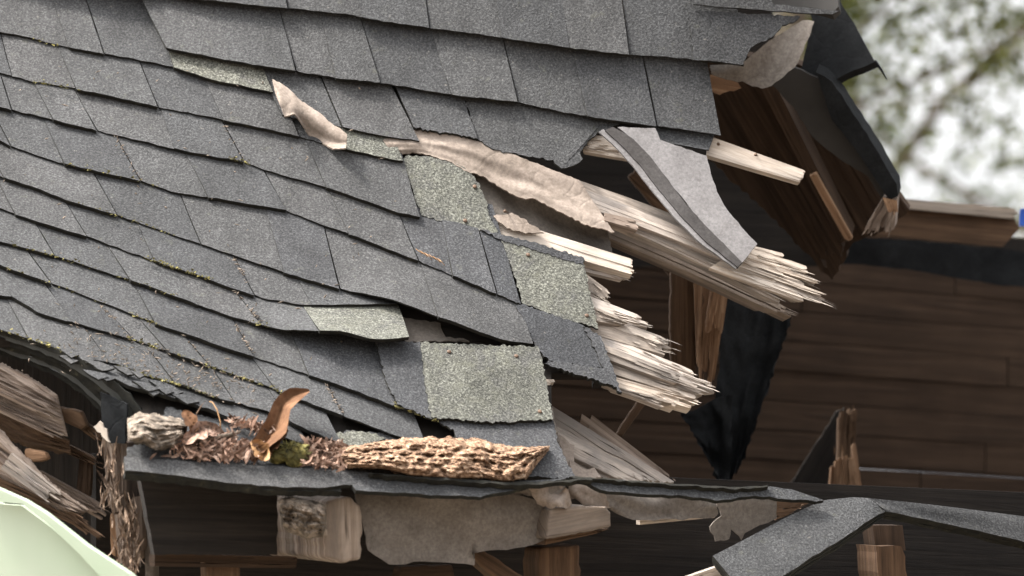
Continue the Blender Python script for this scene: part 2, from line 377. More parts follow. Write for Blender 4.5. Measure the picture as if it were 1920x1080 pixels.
def splint(name, a0, a1, b0, b1, D, th, mat, parent=None, n=7, jag=0.12, jag0=0.0, h=0.0, seed=1, rough=0.003, seg=7, bow=0.0, gap=0.0, knots=0):
    """a broken board: long fibres from edge a0-a1 (top, bottom) to edge b0-b1, each with its own splintered tip"""
    rng = random.Random(seed)
    verts = []; faces = []; hs_ = []
    cuts = [0.0] + sorted(min(0.98, max(0.02, (i + rng.uniform(-0.62, 0.62)) / n)) for i in range(1, n)) + [1.0]
    ph_ = rng.uniform(0, 9)
    def px_(s, t):
        x = (a0[0] * (1 - t) + a1[0] * t) * (1 - s) + (b0[0] * (1 - t) + b1[0] * t) * s
        y = (a0[1] * (1 - t) + a1[1] * t) * (1 - s) + (b0[1] * (1 - t) + b1[1] * t) * s
        return x, y + bow * 4 * s * (1 - s)
    for i in range(n):
        t0, t1 = cuts[i], cuts[i + 1]
        s0 = jag0 * rng.random(); s1 = 1 - jag * (0.55 * rng.random() ** 1.3 + 0.45 * (0.5 + 0.5 * math.sin(ph_ + i * 1.9)))
        dh = rng.uniform(-rough, rough); tipc = rng.uniform(0.2, 0.8); tk = th * rng.uniform(0.8, 1.05)
        base = len(verts)
        tipl = rng.uniform(0.15, 0.8) * min(0.09, jag * 0.5) + 0.006
        ss = [s0 + (s1 - tipl - s0) * k / (seg - 1) for k in range(seg)] + [s1]
        for k, s in enumerate(ss):
            last = k == len(ss) - 1
            wv = rng.uniform(-0.2, 0.2) * (t1 - t0)
            if last:
                c = t0 + (t1 - t0) * tipc; e = (t1 - t0) * rng.uniform(0.08, 0.4)
                ta, tb, kk = c - e, c + e, tk * 0.35
            else:
                ta, tb, kk = t0 + (wv if i else 0) - 0.004, t1 + (wv if i < n - 1 else 0) + 0.002 - gap * rng.random() * (t1 - t0), tk
            hh = (h(s, (ta + tb) / 2) if callable(h) else h) + dh * (0.25 + 0.75 * s * s) + rng.uniform(-0.0006, 0.0006)
            for tt, dd in ((ta, 0), (tb, -rough * 0.3), (tb, -kk), (ta, -kk)):
                x, y = px_(s, tt)
                p = P(x, y, D, hh)
                if dd: p = p + normal(x, y, D) * dd
                verts.append(p)
        L = len(ss)
        for k in range(L - 1):
            q = base + 4 * k
            for e in range(4):
                f = (e + 1) % 4
                faces.append([q + e, q + f, q + 4 + f, q + 4 + e])
        faces.append([base + 3, base + 2, base + 1, base])
        q = base + 4 * (L - 1); faces.append([q, q + 1, q + 2, q + 3])
    if jag >= 0.08:                       # loose slivers lifting off near the break
        for _ in range(int(n * 2.2)):
            sa = 1 - jag * rng.uniform(0.3, 2.2); sb = min(1.02, sa + jag * rng.uniform(0.35, 1.1)); ta = rng.uniform(0.03, 0.95)
            wd_ = rng.uniform(0.05, 0.22) / n; sk = rng.uniform(-0.35, 0.35) / n; l0 = rng.uniform(0, 0.001); l1 = rng.uniform(0.001, 0.006)
            k = len(verts)
            for f_, ww in ((0, 0.3), (0.4, 1.0), (0.75, 0.7), (1, 0.08)):
                sx = sa + (sb - sa) * f_; tc = ta + sk * f_ * f_; hh = (h(sx, tc) if callable(h) else h) + l0 + (l1 - l0) * f_ * f_ + rough * 0.4
                for q, dd in ((-ww, 0), (ww, 0), (0, -0.003)):
                    x, y = px_(sx, tc + q * wd_); p = P(x, y, D, hh + dd)
                    verts.append(p)
            for f_ in range(3):
                q = k + 3 * f_
                for e in range(3):
                    ee = (e + 1) % 3; faces.append([q + e, q + ee, q + 3 + ee, q + 3 + e])
            faces.append([k + 2, k + 1, k]); faces.append([k + 9, k + 10, k + 11])
    g = P(*px_(0.95, 0.5), D) - P(*px_(0.05, 0.5), D)
    return link(name, verts, faces, mat, parent, None, guv(verts, g))

def tube(name, pts, rads, mat, parent=None, k=8, cap=True):
    V = []; Fc = []
    for i, p in enumerate(pts):
        p = Vector(p); d = Vector(pts[min(i + 1, len(pts) - 1)]) - Vector(pts[max(i - 1, 0)]); d.normalize()
        a = d.orthogonal().normalized() if abs(d.z) < 0.95 else d.cross(Vector((1, 0, 0))).normalized()
        b = d.cross(a)
        r = rads[i] if isinstance(rads, (list, tuple)) else rads
        for j in range(k):
            an = 2 * math.pi * j / k
            V.append(p + (a * math.cos(an) + b * math.sin(an)) * r)
    for i in range(len(pts) - 1):
        for j in range(k):
            j2 = (j + 1) % k
            Fc.append([i * k + j, i * k + j2, (i + 1) * k + j2, (i + 1) * k + j])
    if cap: Fc += [list(range(k))[::-1], list(range((len(pts) - 1) * k, len(pts) * k))]
    if name is None: return V, Fc
    return link(name, V, Fc, mat, parent, None, guv(V, Vector(pts[-1]) - Vector(pts[0])), True)

def tag(o, label=None, cat=None, group=None, kind=None):
    if label: o['label'] = label
    if cat: o['category'] = cat
    if group: o['group'] = group
    if kind: o['kind'] = kind
    return o
def empty(name, loc, label, cat, group=None):
    o = bpy.data.objects.new(name, None); COL.objects.link(o); o.location = loc; o.empty_display_size = 0.2
    return tag(o, label, cat, group)
def settle():
    """parts were built in world space: keep them there under their moved parents"""
    for o in bpy.data.objects:
        if o.parent: o.matrix_parent_inverse = o.parent.matrix_basis.inverted()

# ------------------------------------------------------------------ ground
g = 400.0
tag(link('ground', [(-g, -g, 0), (g, -g, 0), (g, g, 0), (-g, g, 0)], [[0, 1, 2, 3]], 'grass'), kind='structure')

# ------------------------------------------------------------------ the house
house = empty('damaged_house', (0, 12.5, 0), 'storm-damaged house with torn grey shingle roof and broken boards open to the attic', 'house')

# roof deck under the shingles (old boards), the part the shingles lie on
deck_poly = [(-150, -260), (1300, -200), (1318, 235), (1240, 235), (1080, 262), (1040, 292), (900, 262), (780, 300), (925, 425), (1085, 478), (1108, 600), (1150, 715),
             (1030, 690), (1040, 880), (700, 885), (280, 850), (262, 770), (170, 690), (90, 650), (-150, 600)]
deck = fill('roof_deck', deck_poly, roofD, 'wood_shade', house, h=-0.014, th=0.018)

L0 = [(-80, -75), (83, -42), (353, -4), (640, 25), (717, 39), (807, 52), (940, 70), (1070, 90), (1173, 101), (1260, 107), (1395, 121)]
LT = [(-80, -190), (353, -110), (640, -82), (940, -40), (1260, 0), (1440, 12)]
L0L = [(-80, -30), (83, 0), (153, 13), (300, 42), (520, 86)]
L1R = [(300, 88), (313, 90), (400, 107), (500, 125), (640, 147), (713, 155), (867, 180), (970, 191), (1050, 209), (1160, 227), (1232, 236), (1280, 242), (1351, 254)]
L1L = [(-80, 44), (0, 60), (45, 68), (110, 85), (200, 101), (260, 112), (330, 127), (390, 147), (512, 173)]
L1X = L1L + [(640, 205), (780, 240)]
L2R = [(530, 216), (640, 238), (727, 256), (787, 264)]
L2L = [(-80, 118), (0, 137), (20, 142), (63, 153), (137, 165), (263, 193), (297, 200), (413, 223), (557, 255), (650, 280), (755, 302)]
L3 = [(-80, 180), (0, 200), (20, 205), (213, 252), (347, 283), (457, 303), (493, 317), (640, 360), (747, 398), (787, 407)]
L3X = L3 + [(853, 420), (940, 441)]
L4 = [(-80, 238), (0, 263), (20, 273), (100, 302), (260, 338), (333, 362), (430, 375), (533, 393), (613, 425), (640, 433), (787, 490), (870, 525), (977, 570)]
L5 = [(-80, 305), (0, 330), (60, 349), (120, 373), (220, 403), (333, 443), (437, 478), (553, 517), (640, 542), (730, 560), (827, 595), (940, 637), (1002, 645)]
L6 = [(-80, 360), (0, 390), (60, 412), (163, 443), (250, 475), (317, 498), (380, 518), (443, 543), (500, 560), (567, 571), (640, 571), (745, 569)]
L7 = [(-80, 428), (0, 453), (43, 463), (103, 480), (247, 525), (333, 557), (433, 593), (487, 608), (533, 618), (640, 621), (703, 637), (768, 632)]
L8 = [(-80, 468), (0, 497), (43, 513), (150, 550), (257, 593), (340, 623), (470, 667), (633, 720), (747, 763), (810, 785), (873, 812)]
L9 = [(-80, 520), (0, 553), (25, 556), (73, 587), (150, 608), (253, 637), (390, 685), (483, 717), (560, 748), (640, 778), (753, 820), (800, 838)]
L10 = [(-80, 592), (0, 618), (45, 632), (100, 650), (150, 671), (213, 680), (283, 707), (337, 720), (413, 747), (500, 770), (560, 798), (640, 832)]
L11 = [(175, 690), (250, 727), (300, 737), (393, 767), (433, 783), (500, 805), (580, 838)]

def lean(x, y):
    return 0.60 - 0.00034 * x + 0.00055 * max(0, y - 250) * (1 - min(1, max(0, x) / 1100))
shingle_count = [0]
def piece(above, butt, L, Rr, thick, seed, mat='shingle', label=None, lift=None, ext=0.45, gapL=0.0, gapR=0.0, jit=1.1, base_h=0.0, nc=9):
    """one shingle tab between separators L and Rr = (xtop, xbottom) on the two butt lines"""
    n = 12
    bot = []; top = []
    for i in range(n + 1):
        s = i / n
        xb = L[1] + gapL + (Rr[1] - gapR - L[1] - gapL) * s
        xt = L[0] + gapL + (Rr[0] - gapR - L[0] - gapL) * s
        b_ = (xb, yat(butt, xb)); t_ = (xt, yat(above, xt))
        bot.append(b_); top.append((t_[0] + (t_[0] - b_[0]) * ext, t_[1] + (t_[1] - b_[1]) * ext))
    e1 = 1 / (1 + ext)                    # share of the length that shows
    lo, hi = 0.0022, 0.0105 + (0.0045 if thick else 0.0)
    rng = random.Random(seed)
    bl, br = rng.uniform(-0.0012, 0.003), rng.uniform(-0.0012, 0.003)
    def h(s, t):
        v = base_h + lo + (hi - lo) * t
        v += (bl * (1 - s) + br * s) * max(0, t - 0.5) * 2
        if lift: v += lift(s, t)
        return v
    th = 0.0080 if thick else 0.0036
    shingle_count[0] += 1
    o = patch('shingle', top, bot, roofD, lambda s, t: 0.002 + (th - 0.002) * t, mat, deck, nc=nc, nr=3, h=h, jit=jit, seed=seed)
    if label: o['label'] = label
    return o
def course(above, butt, x0, x1, seps, seed, spec=None, lifts=None, base_h=0.0, endR=None):
    """seps: (xtop, xbottom, 'j' slot | 'c' tone change)"""
    rng = random.Random(seed)
    S_ = sorted(seps, key=lambda s: s[1])
    # fill long gaps with further joints so that no tab is wider than a real one
    res = [(None, x0, 'e')] + S_ + [(None, x1, 'e')]
    full = [res[0]]
    for a, b in zip(res, res[1:]):
        d = b[1] - a[1]; k = int(round(d / 138.0))
        for i in range(1, k):
            kind = 'c' if (a[2] != 'c') == (i % 2 == 1) else 'j'
            full.append((None, a[1] + d * i / k + rng.uniform(-8, 8), kind))
        full.append(b)
    sep = []
    for xt, xb, kd in full:
        yb = yat(butt, xb)
        if xt is None:
            xt = xb
            for _ in range(4): xt = xb - lean(xb, yb) * (yb - yat(above, xt))
        sep.append((xt, xb, kd))
    if endR: sep[-1] = (endR, sep[-1][1], 'e')
    tk = rng.random() < 0.5
    for i, (a, b) in enumerate(zip(sep, sep[1:])):
        if a[2] == 'j': tk = False
        elif a[2] == 'c': tk = True
        mid = (a[1] + b[1]) / 2
        mt, lab = 'shingle', None
        if spec:
            for lo_, hi_, m_, lb in spec:
                if lo_ <= mid <= hi_: mt, lab = m_, lb
        lf = None
        if lifts:
            lf = (lambda A, B: (lambda s, t: lifts(A + (B - A) * s) * max(0.0, (t - 0.25) / 0.75) ** 1.6))(a[1], b[1])
        piece(above, butt, a, b, tk, seed * 100 + i, mt, lab, lf, gapL=1.1 if a[2] == 'j' else 0.0, gapR=0.9 if b[2] == 'j' else 0.0, base_h=base_h)

NEW = 'shingle_new'
PALE = 'pale green unweathered shingle headlap left bare by a slipped course'
course(L0L, L1L, -80, 512, [(2 - 22, -2, 'j'), (100, 128, 'c'), (167, 195, 'j'), (298, 326, 'c')], 1,
       spec=[(326, 520, 'lichen', PALE)])
course(L1L, L2L, -80, 560, [(0, 22, 'j'), (107, 143, 'c'), (260, 297, 'j'), (382, 420, 'c')], 2)
course(L1X, L2L, 560, 755, [(596, 640, 'c')], 22, spec=[(640, 760, 'lichen', PALE)], base_h=-0.002)
course(L2L, L3, -80, 787, [(0, 22, 'j'), (62, 100, 'c'), (138, 182, 'j'), (300, 327, 'c'), (415, 458, 'j'), (572, 612, 'c')], 3, endR=757)
course(L3X, L4, -80, 977, [(-22, 20, 'j'), (80, 122, 'c'), (217, 263, 'j'), (345, 392, 'c'), (493, 537, 'j'), (615, 655, 'c'), (747, 785, 'j'), (828, 850, 'c'), (897, 932, 'j')], 4,
       spec=[(785, 980, NEW, None)], endR=940)
course(L4, L5, -80, 1000, [(-40, 8, 'c'), (172, 220, 'j'), (40, 95, 'c'), (337, 377, 'j'), (497, 533, 'c'), (607, 637, 'j'), (787, 822, 'c')], 5,
       spec=[(533, 637, NEW, 'darker tab beneath a raised shingle edge')],
       lifts=lambda x: 0.03 * max(0, min(1, (x - 640) / 130)) * max(0, min(1, (985 - x) / 120)), endR=972)
course(L5, L6, -80, 745, [(-10, 30, 'c'), (120, 163, 'j'), (257, 290, 'c'), (437, 477, 'j'), (555, 585, 'c')], 6)
course(L6, L7, -80, 768, [(63, 103, 'j'), (200, 245, 'c'), (330, 372, 'j') if False else (325, 372, 'c'), (437, 490, 'j'), (566, 600, 'c')], 7,
       spec=[(600, 770, 'lichen', 'pale green curled shingle end lifted above a dark gap')],
       lifts=lambda x: 0.035 * max(0, min(1, (x - 480) / 120)), endR=745)
course(L7, L8, -80, 745, [(47, 97, 'j'), (247, 292, 'c'), (433, 477, 'j'), (543, 580, 'c')], 8, spec=[(580, 745, NEW, None)], endR=705)
course(L8, L9, -80, 800, [(-25, 22, 'c'), (183, 252, 'j'), (257, 318, 'c'), (340, 393, 'j'), (470, 520, 'c'), (610, 645, 'j')], 9, endR=775)
course(L9, L10, -80, 640, [(10, 55, 'c'), (155, 205, 'j'), (270, 330, 'c'), (397, 440, 'j'), (500, 545, 'c')], 10)
course(L10, L11, 175, 580, [(283, 330, 'c'), (380, 440, 'j')], 11, base_h=-0.001)
# the upper field, which lies over the slipped lower one
UH = 0.012
course(LT, L0, -80, 1395, [(125, 162, 'c'), (263, 285, 'j'), (345, 362, 'c'), (520, 540, 'j'), (660, 678, 'c'), (790, 806, 'j'), (925, 940, 'c'), (1165, 1180, 'j'), (1050, 1068, 'c'), (1290, 1300, 'c')], 20, base_h=UH * 2)
course(L0, L1R, 312, 1351, [(404, 432, 'c'), (523, 555, 'j'), (600, 630, 'c'), (675, 713, 'j'), (807, 847, 'c'), (942, 971, 'j'), (1073, 1102, 'c'), (1205, 1232, 'j')], 21, base_h=UH, endR=1325)
# torn course beneath: its lower edge is ragged
TORN = [(775, 238), (800, 243), (820, 247), (845, 251), (873, 255), (893, 258), (908, 270), (923, 280), (950, 286), (973, 290), (1005, 295), (1037, 300), (1046, 311), (1060, 316), (1075, 311), (1086, 304), (1093, 297), (1088, 286), (1103, 263), (1120, 248), (1160, 234)]
piece(L1R, L2R, (480, 530), (600, 641), False, 301, gapR=1.2, base_h=0.004)
piece(L1R, L2R, (600, 641), (732, 787), False, 302, gapL=1.6, base_h=0.004)
def ragged(a, b, xt0, xt1, seed, label):
    bot = [p for p in TORN if a <= p[0] <= b]
    top = [(xt0 + (xt1 - xt0) * i / 6 - 10, yat(L1R, xt0 + (xt1 - xt0) * i / 6) - 40) for i in range(7)]
    o = patch('shingle', top, bot, roofD, lambda s, t: 0.002 + 0.004 * t, 'shingle', deck, nc=26, nr=5, h=lambda s, t: 0.004 + 0.014 * t, jit=2.6, seed=seed)
    o['label'] = label
ragged(774, 894, 732, 866, 311, 'shingle torn off along its lower edge')
poly = [(868, 172), (893, 258)] + [p for p in TORN if 895 < p[0]] + [(1170, 222), (1050, 200)]
o = slab('shingle', poly, roofD, 0.005, 'shingle', deck, h=lambda x, y: 0.0095 + 0.00004 * (y - 180), jit=2.2, step=6, side='edge', seed=4)
o['label'] = 'shingle with a frayed torn edge above the hole'
piece(L1R, [(1232, 262), (1250, 270), (1280, 273), (1330, 281)], (1229, 1236), (1340, 1330), False, 320, base_h=0.005)
# torn right end of the top course
slab('shingle', [(1290, 20), (1500, 30), (1487, 42), (1467, 48), (1452, 66), (1437, 77), (1420, 82), (1407, 91), (1393, 121), (1300, 112)], roofD, 0.006, 'shingle', deck, h=0.052, jit=2.0, step=6, side='edge', seed=8)['label'] = 'frayed shingle end above the pale felt flap'
slab('shingle', [(1290, -60), (1425, -40), (1450, 8), (1520, 15), (1575, 20), (1560, 27), (1440, 20), (1300, 8)], roofD, 0.006, 'shingle', deck, h=0.06, jit=1, step=14, side='edge', seed=8)

# bare headlap pieces at the torn right edge
def hl(poly, mat, h=0.004, label=PALE, jit=1.2, seed=0, th=0.004, dark=None):
    o = slab('shingle', poly, roofD, th, mat, deck, h=h, jit=jit * 1.8, step=4.5, side='edge', seed=seed)
    if label: o['label'] = label
    return o
hl([(752, 300), (766, 291), (800, 292), (838, 300), (868, 312), (890, 330), (906, 362), (920, 408), (935, 441), (900, 432), (853, 420), (790, 404), (772, 352)], 'lichen', 0.006, 'pale green bare shingle patch beside the beige felt')
hl([(938, 446), (1000, 455), (1094, 484), (1104, 540), (1118, 598), (1122, 616), (1085, 605), (1040, 592), (980, 568), (962, 510)], 'lichen', 0.007, 'large pale green bare patch above the splintered boards')
hl([(900, 430), (935, 437), (1000, 453), (1094, 483), (1094, 497), (1000, 468), (940, 449)], NEW, 0.0085, 'dark tar strip along a bare shingle patch')
hl([(968, 572), (985, 571), (1040, 591), (1094, 609), (1132, 690), (1030, 677), (1003, 646)], NEW, 0.0105, 'blue grey shingle tab at the torn roof edge', th=0.007)
hl([(1094, 611), (1127, 629), (1146, 680), (1166, 736), (1148, 722), (1020, 682), (1028, 676), (1132, 690)], NEW, 0.0135, 'lowest blue grey tab overhanging the splintered boards', th=0.007)
# big bare shingle lower centre
hl([(703, 638), (790, 641), (812, 786), (745, 758), (725, 715)], NEW, 0.022, 'dark blue grey left end of the large bare shingle')
hl([(788, 641), (1010, 650), (1017, 680), (1026, 722), (1036, 786), (920, 792), (808, 782), (797, 720)], 'lichen', 0.024, 'large pale green bare shingle above the rotten wood chunk', th=0.006)
hl([(800, 780), (920, 790), (1036, 785), (1047, 832), (1062, 862), (1078, 895), (1040, 897), (880, 880), (850, 805)], NEW, 0.016, 'blue grey shingle strip below the large bare patch')
hl([(600, 835), (650, 806), (720, 812), (770, 830), (880, 815), (900, 890), (700, 890), (620, 880)], 'shingle', 0.003, None)
hl([(625, 815), (660, 806), (705, 812), (722, 822), (690, 838), (640, 838)], 'lichen', 0.012, 'small pale green bare patch above the rotten chunk', 1.5)
hl([(312, 762), (440, 793), (560, 837), (640, 850), (640, 885), (420, 875), (236, 862), (239, 838), (290, 828)], 'shingle', 0.001, None)

# pale flakes of granules peeling at the left eave
rng = random.Random(5)
for i in range(14):
    x = rng.uniform(110, 330); y = yat(L10, x) + rng.uniform(-6, 20) + (x - 110) * 0.05
    w_ = rng.uniform(25, 60); s_ = 0.28
    o = slab('shingle_flake', [(x, y), (x + w_ * 0.5, y + w_ * 0.5 * s_ - 4), (x + w_, y + w_ * s_), (x + w_ * 0.6, y + w_ * s_ + 5)], roofD, 0.004, 'shingle', deck, h=0.017 + 0.006 * rng.random(), jit=1.5, step=9, side='edge', seed=i)

# moss and grit caught along the butt lines: uncountable crumbs
cv, cf = [], []
for line, x0, x1, nn_ in ((L6, 270, 400, 70), (L7, 470, 540, 30), (L8, 245, 300, 20), (L8, 740, 820, 50), (L2L, 60, 150, 24), (L1L, 60, 110, 8), (L10, 0, 150, 40), (L9, 240, 300, 18), (L9, 330, 560, 60), (L10, 220, 420, 80), (L3, 430, 470, 20), (L5, 150, 330, 24), (L4, 120, 300, 24), (L8, 0, 200, 20), (L7, 20, 330, 40)):
    for _ in range(int(nn_ * 1.5)):
        x = rng.uniform(x0, x1); y = yat(line, x) - abs(rng.gauss(0, 3.5)) + 2.5
        c = P(x, y, roofD, 0.018 + 0.003 * rng.random()); r = rng.uniform(0.001, 0.0032)
        k = len(cv)
        for _ in range(4): cv.append(c + Vector((rng.uniform(-1, 1) * 1.6, rng.uniform(-1, 1), rng.uniform(-1, 1))) * r)
        cf += [[k, k + 1, k + 2], [k, k + 2, k + 3], [k, k + 3, k + 1], [k + 1, k + 3, k + 2]]
tag(link('moss_crumb', cv, cf, 'moss', deck), kind='stuff')
cv, cf = [], []
for _ in range(420):
    if rng.random() < 0.6: x = rng.uniform(120, 480); y = yat(L9, x) + rng.uniform(-4, 60)
    else: x = rng.uniform(0, 760); y = rng.uniform(120, 720)
    if rng.random() < 0.3:
        a_, b_ = rng.choice((((183, 567), (250, 637)), ((340, 623), (393, 683)), ((437, 482), (477, 547)), ((437, 543), (490, 603)), ((415, 227), (458, 302)), ((433, 595), (477, 665)), ((610, 720), (645, 775)), ((217, 255), (263, 338))))
        f_ = rng.random(); x = a_[0] + (b_[0] - a_[0]) * f_ + rng.gauss(0, 2); y = a_[1] + (b_[1] - a_[1]) * f_
    c = P(x, y, roofD, 0.017); L_ = rng.uniform(0.002, 0.008); a = rng.uniform(0, 6.28); d = RT * math.cos(a) * L_ + UP * math.sin(a) * L_ * 0.7; q = d.cross(FW).normalized() * rng.uniform(0.0006, 0.0018)
    k = len(cv); cv += [c - d, c + q, c + d, c - q, c - FW * 0.002]
    cf += [[k, k + 1, k + 4], [k + 1, k + 2, k + 4], [k + 2, k + 3, k + 4], [k + 3, k, k + 4]]
tag(link('grit', cv, cf, 'rot_grey', deck), kind='stuff')

# ------------------------------------------------------------------ beige felt and broken boards
felt = patch('roofing_felt', [(715, 258), (775, 243), (850, 249), (950, 284), (1020, 312), (1086, 337)],
             [(735, 288), (790, 286), (850, 306), (875, 322), (905, 330), (950, 358), (985, 374), (1000, 372), (1050, 397), (1100, 422), (1152, 436)], roofD, 0.003, 'felt', house, nc=70, nr=16, side='felt',
             h=lambda s, t: 0.003 + 0.0035 * (1 - abs(noise.noise(Vector((s * 3.0, t * 2.5, 1)))) * 2) + 0.006 * abs(math.sin(t * 3.0 + s * 2)) + 0.0012 * noise.noise(Vector((s * 14, t * 5, 3))), jit=1.6, jt=1.2)
felt['label'] = 'torn beige felt lying over the long broken board'
o = patch('roofing_felt', [(850, 296), (905, 326), (985, 366), (1050, 390), (1140, 430)],
          [(895, 385), (930, 408), (1000, 428), (1070, 452), (1150, 482)], lambda x, y: roofD(x, y) + 0.012 + 0.09 * max(0, x - 900) / 240, 0.003, 'felt_grey', house, nc=30, nr=10, side='felt_grey',
          h=lambda s, t: 0.012 * noise.noise(Vector((s * 5, t * 2, 8))) - 0.03 * math.sin(t * 3.1) * s, jit=2)
o['label'] = 'grey brown felt sagging into the gap between two boards'  # greyer felt colour carries the shade of this sunken sheet
slab('roofing_felt', [(925, 405), (960, 398), (1003, 424), (1020, 436), (985, 438), (950, 428)], roofD, 0.003, 'felt', house, h=0.006, jit=2, step=6)
BD = lambda px, py: roofD(px, py)
def board(*a, **k):
    return splint('sheathing_board', *a, **k)
o = board((930, 290), (960, 345), (1536, 520), (1500, 590), BD, 0.022, 'wood_mid', house, n=13, jag=0.15, h=-0.010, seed=3, rough=0.004, seg=10, bow=-14)
o['label'] = 'long splintered sheathing board jutting over the hole'
board((1000, 372), (1005, 392), (1490, 582), (1480, 600), flat(12.12, 0.25, 0.92), 0.02, 'wood_tail', house, n=5, jag=0.1, h=-0.03, seed=5, bow=-6)
o = board((1040, 335), (1050, 372), (1568, 566), (1560, 580), BD, 0.014, 'wood_pale', house, n=7, jag=0.2, h=0.0, seed=9, bow=-12, rough=0.004)
board((1400, 458), (1330, 502), (1512, 486), (1566, 588), BD, 0.01, 'wood_fresh', house, n=15, jag=0.5, h=0.004, seed=11, rough=0.004)['label'] = 'pale fresh splinters at the end of the long board'
board((1330, 255), (1325, 290), (1516, 322), (1508, 344), BD, 0.016, 'wood_fresh', house, n=5, jag=0.06, h=0.0, seed=13)['label'] = 'short pale board with a nail under the upper shingles'
board((1200, 285), (1190, 300), (1080, 268), (1085, 282), BD, 0.012, 'wood_fresh', house, n=5, jag=0.25, h=-0.002, seed=15)
board((1210, 268), (1190, 285), (1095, 250), (1082, 275), BD, 0.014, 'wood_fresh', house, n=6, jag=0.22, h=0.002, seed=16)['label'] = 'pale splintered board stub beside the torn shingle'
o = board((925, 405), (930, 440), (1192, 488), (1192, 516), BD, 0.02, 'wood_fresh', house, n=6, jag=0.06, h=-0.004, seed=19)
o['label'] = 'pale board with a rounded broken end'
board((1050, 462), (1060, 500), (1195, 505), (1180, 528), BD, 0.01, 'wood_pale', house, n=4, jag=0.2, h=-0.024, seed=20)
for a, sd_ in ((((1080, 500), (1080, 560), (1142, 545), (1146, 580)), 23), (((1080, 545), (1090, 590), (1222, 600), (1222, 616)), 24),
               (((1090, 575), (1110, 625), (1276, 644), (1272, 672)), 25), (((1100, 615), (1120, 660), (1315, 700), (1350, 738)), 26),
               (((1110, 655), (1150, 700), (1340, 735), (1318, 752)), 27), (((1130, 700), (1150, 722), (1316, 752), (1290, 770)), 28)):
    board(*a, BD, 0.02, 'wood_fresh' if sd_ == 28 else ('wood_mid' if sd_ % 2 else 'wood_pale'), house, n=6, jag=0.24, h=-0.008 - 0.002 * (sd_ % 3), seed=sd_, rough=0.004)
    if sd_ % 2 == 0:
        board((a[0][0], a[0][1] + 18), (a[1][0], a[1][1] + 6), (a[2][0] - 25, a[2][1] + 8), (a[3][0] - 40, a[3][1] - 4), BD, 0.012, 'wood_mid', house, n=5, jag=0.4, h=0.001, seed=sd_ + 50, rough=0.004)
# small shard just right of the big bare shingle
board((1010, 710), (1012, 722), (1042, 712), (1040, 720), BD, 0.008, 'wood_fresh', house, n=2, jag=0.3, h=-0.01, seed=33)
# fan of split boards above the eave
LD = flat(11.93, 0.25, 0.75, 1150, 840)
board((1036, 762), (1062, 880), (1272, 908), (1120, 905), LD, 0.018, 'wood_pale', house, n=12, jag=0.06, h=0.0, seed=35, rough=0.006, gap=0.25)['label'] = 'fan of split pale boards standing above the eave'
board((1045, 800), (1060, 850), (1240, 905), (1180, 907), LD, 0.012, 'wood_pale', house, n=5, jag=0.1, h=0.012, seed=36, rough=0.006, gap=0.3)
splint('split_plank', (1092, 764), (1086, 792), (1270, 902), (1235, 896), flat(11.97, 0.1, 0.6, 1150, 840), 0.012, 'wood_rot', house, n=4, jag=0.1, jag0=0.12, h=0.0, seed=37, rough=0.003)['label'] = 'thin brown plank leaning on the pale split boards'
slab('roofing_felt', [(1048, 815), (1078, 835), (1075, 880), (1062, 888), (1052, 850)], LD, 0.003, 'felt', house, h=0.03, jit=2, step=8)
slab('roofing_felt', [(1068, 862), (1100, 880), (1115, 876), (1128, 895), (1090, 900), (1070, 895)], LD, 0.003, 'felt', house, h=0.035, jit=2, step=8)
# exposed felt in the gap under the lifted shingle
slab('roofing_felt', [(735, 590), (770, 596), (825, 606), (836, 632), (870, 634), (880, 640), (760, 640)], roofD, 0.003, 'felt_grey', house, h=-0.006, jit=2, step=8)
splint('sheathing_board', (745, 580), (745, 625), (950, 632), (930, 655), roofD, 0.01, 'wood_shade', house, n=3, jag=0.02, h=-0.012, seed=44)
# nails
for px, py, hh in ((1353, 273, 0.003), (953, 399, 0.02), (1423, 293, 0.004), (1230, 325, 0.02)):
    a = P(px, py, roofD, hh - 0.02); b = P(px - 6, py - 3, roofD, hh + 0.006)
    tube('nail', [a, b, b + (b - a) * 0.06], [0.0014, 0.0014, 0.0035], 'nail', house, 6)
for px, py in ((1100, 592), (990, 478), (872, 414), (842, 660), (968, 668), (1012, 772), (890, 350)):
    hh = 0.0245 if py > 640 else 0.0075
    a = P(px, py, roofD, hh); n_ = normal(px, py, roofD)
    tube('nail', [a, a + n_ * 0.0015, a + n_ * 0.0022], [0.0042, 0.0042, 0.0034], 'nail', house, 8)
# stub of broken batten on the long board
splint('batten_stub', (1130, 398), (1132, 412), (1206, 415), (1200, 432), roofD, 0.016, 'wood_rot', house, n=3, jag=0.2, jag0=0.1, h=0.014, seed=52)

# ------------------------------------------------------------------ dark attic seen through the hole
WD = flat(14.2, 0.30, -0.06)
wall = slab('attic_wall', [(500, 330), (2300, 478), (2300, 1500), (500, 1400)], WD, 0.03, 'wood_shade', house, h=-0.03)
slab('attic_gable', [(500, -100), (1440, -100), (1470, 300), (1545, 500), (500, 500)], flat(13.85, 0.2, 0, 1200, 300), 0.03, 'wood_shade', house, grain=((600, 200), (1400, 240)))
rng = random.Random(3)
for k in range(9):
    x = 1000 - rng.uniform(0, 420)
    while x < 2150:
        wd = rng.uniform(520, 1200); sl_ = 0.085 - 0.004 * k
        y0 = 478 + 56 * k - 0.0 * x; ya = lambda xx, yy=y0: yy + sl_ * (xx - 1570)
        g_ = 1.2
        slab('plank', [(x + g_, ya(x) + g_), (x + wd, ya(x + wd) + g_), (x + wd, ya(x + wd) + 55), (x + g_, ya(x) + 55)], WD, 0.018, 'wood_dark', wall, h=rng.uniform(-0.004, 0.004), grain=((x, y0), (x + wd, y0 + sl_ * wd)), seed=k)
        x += wd + 1
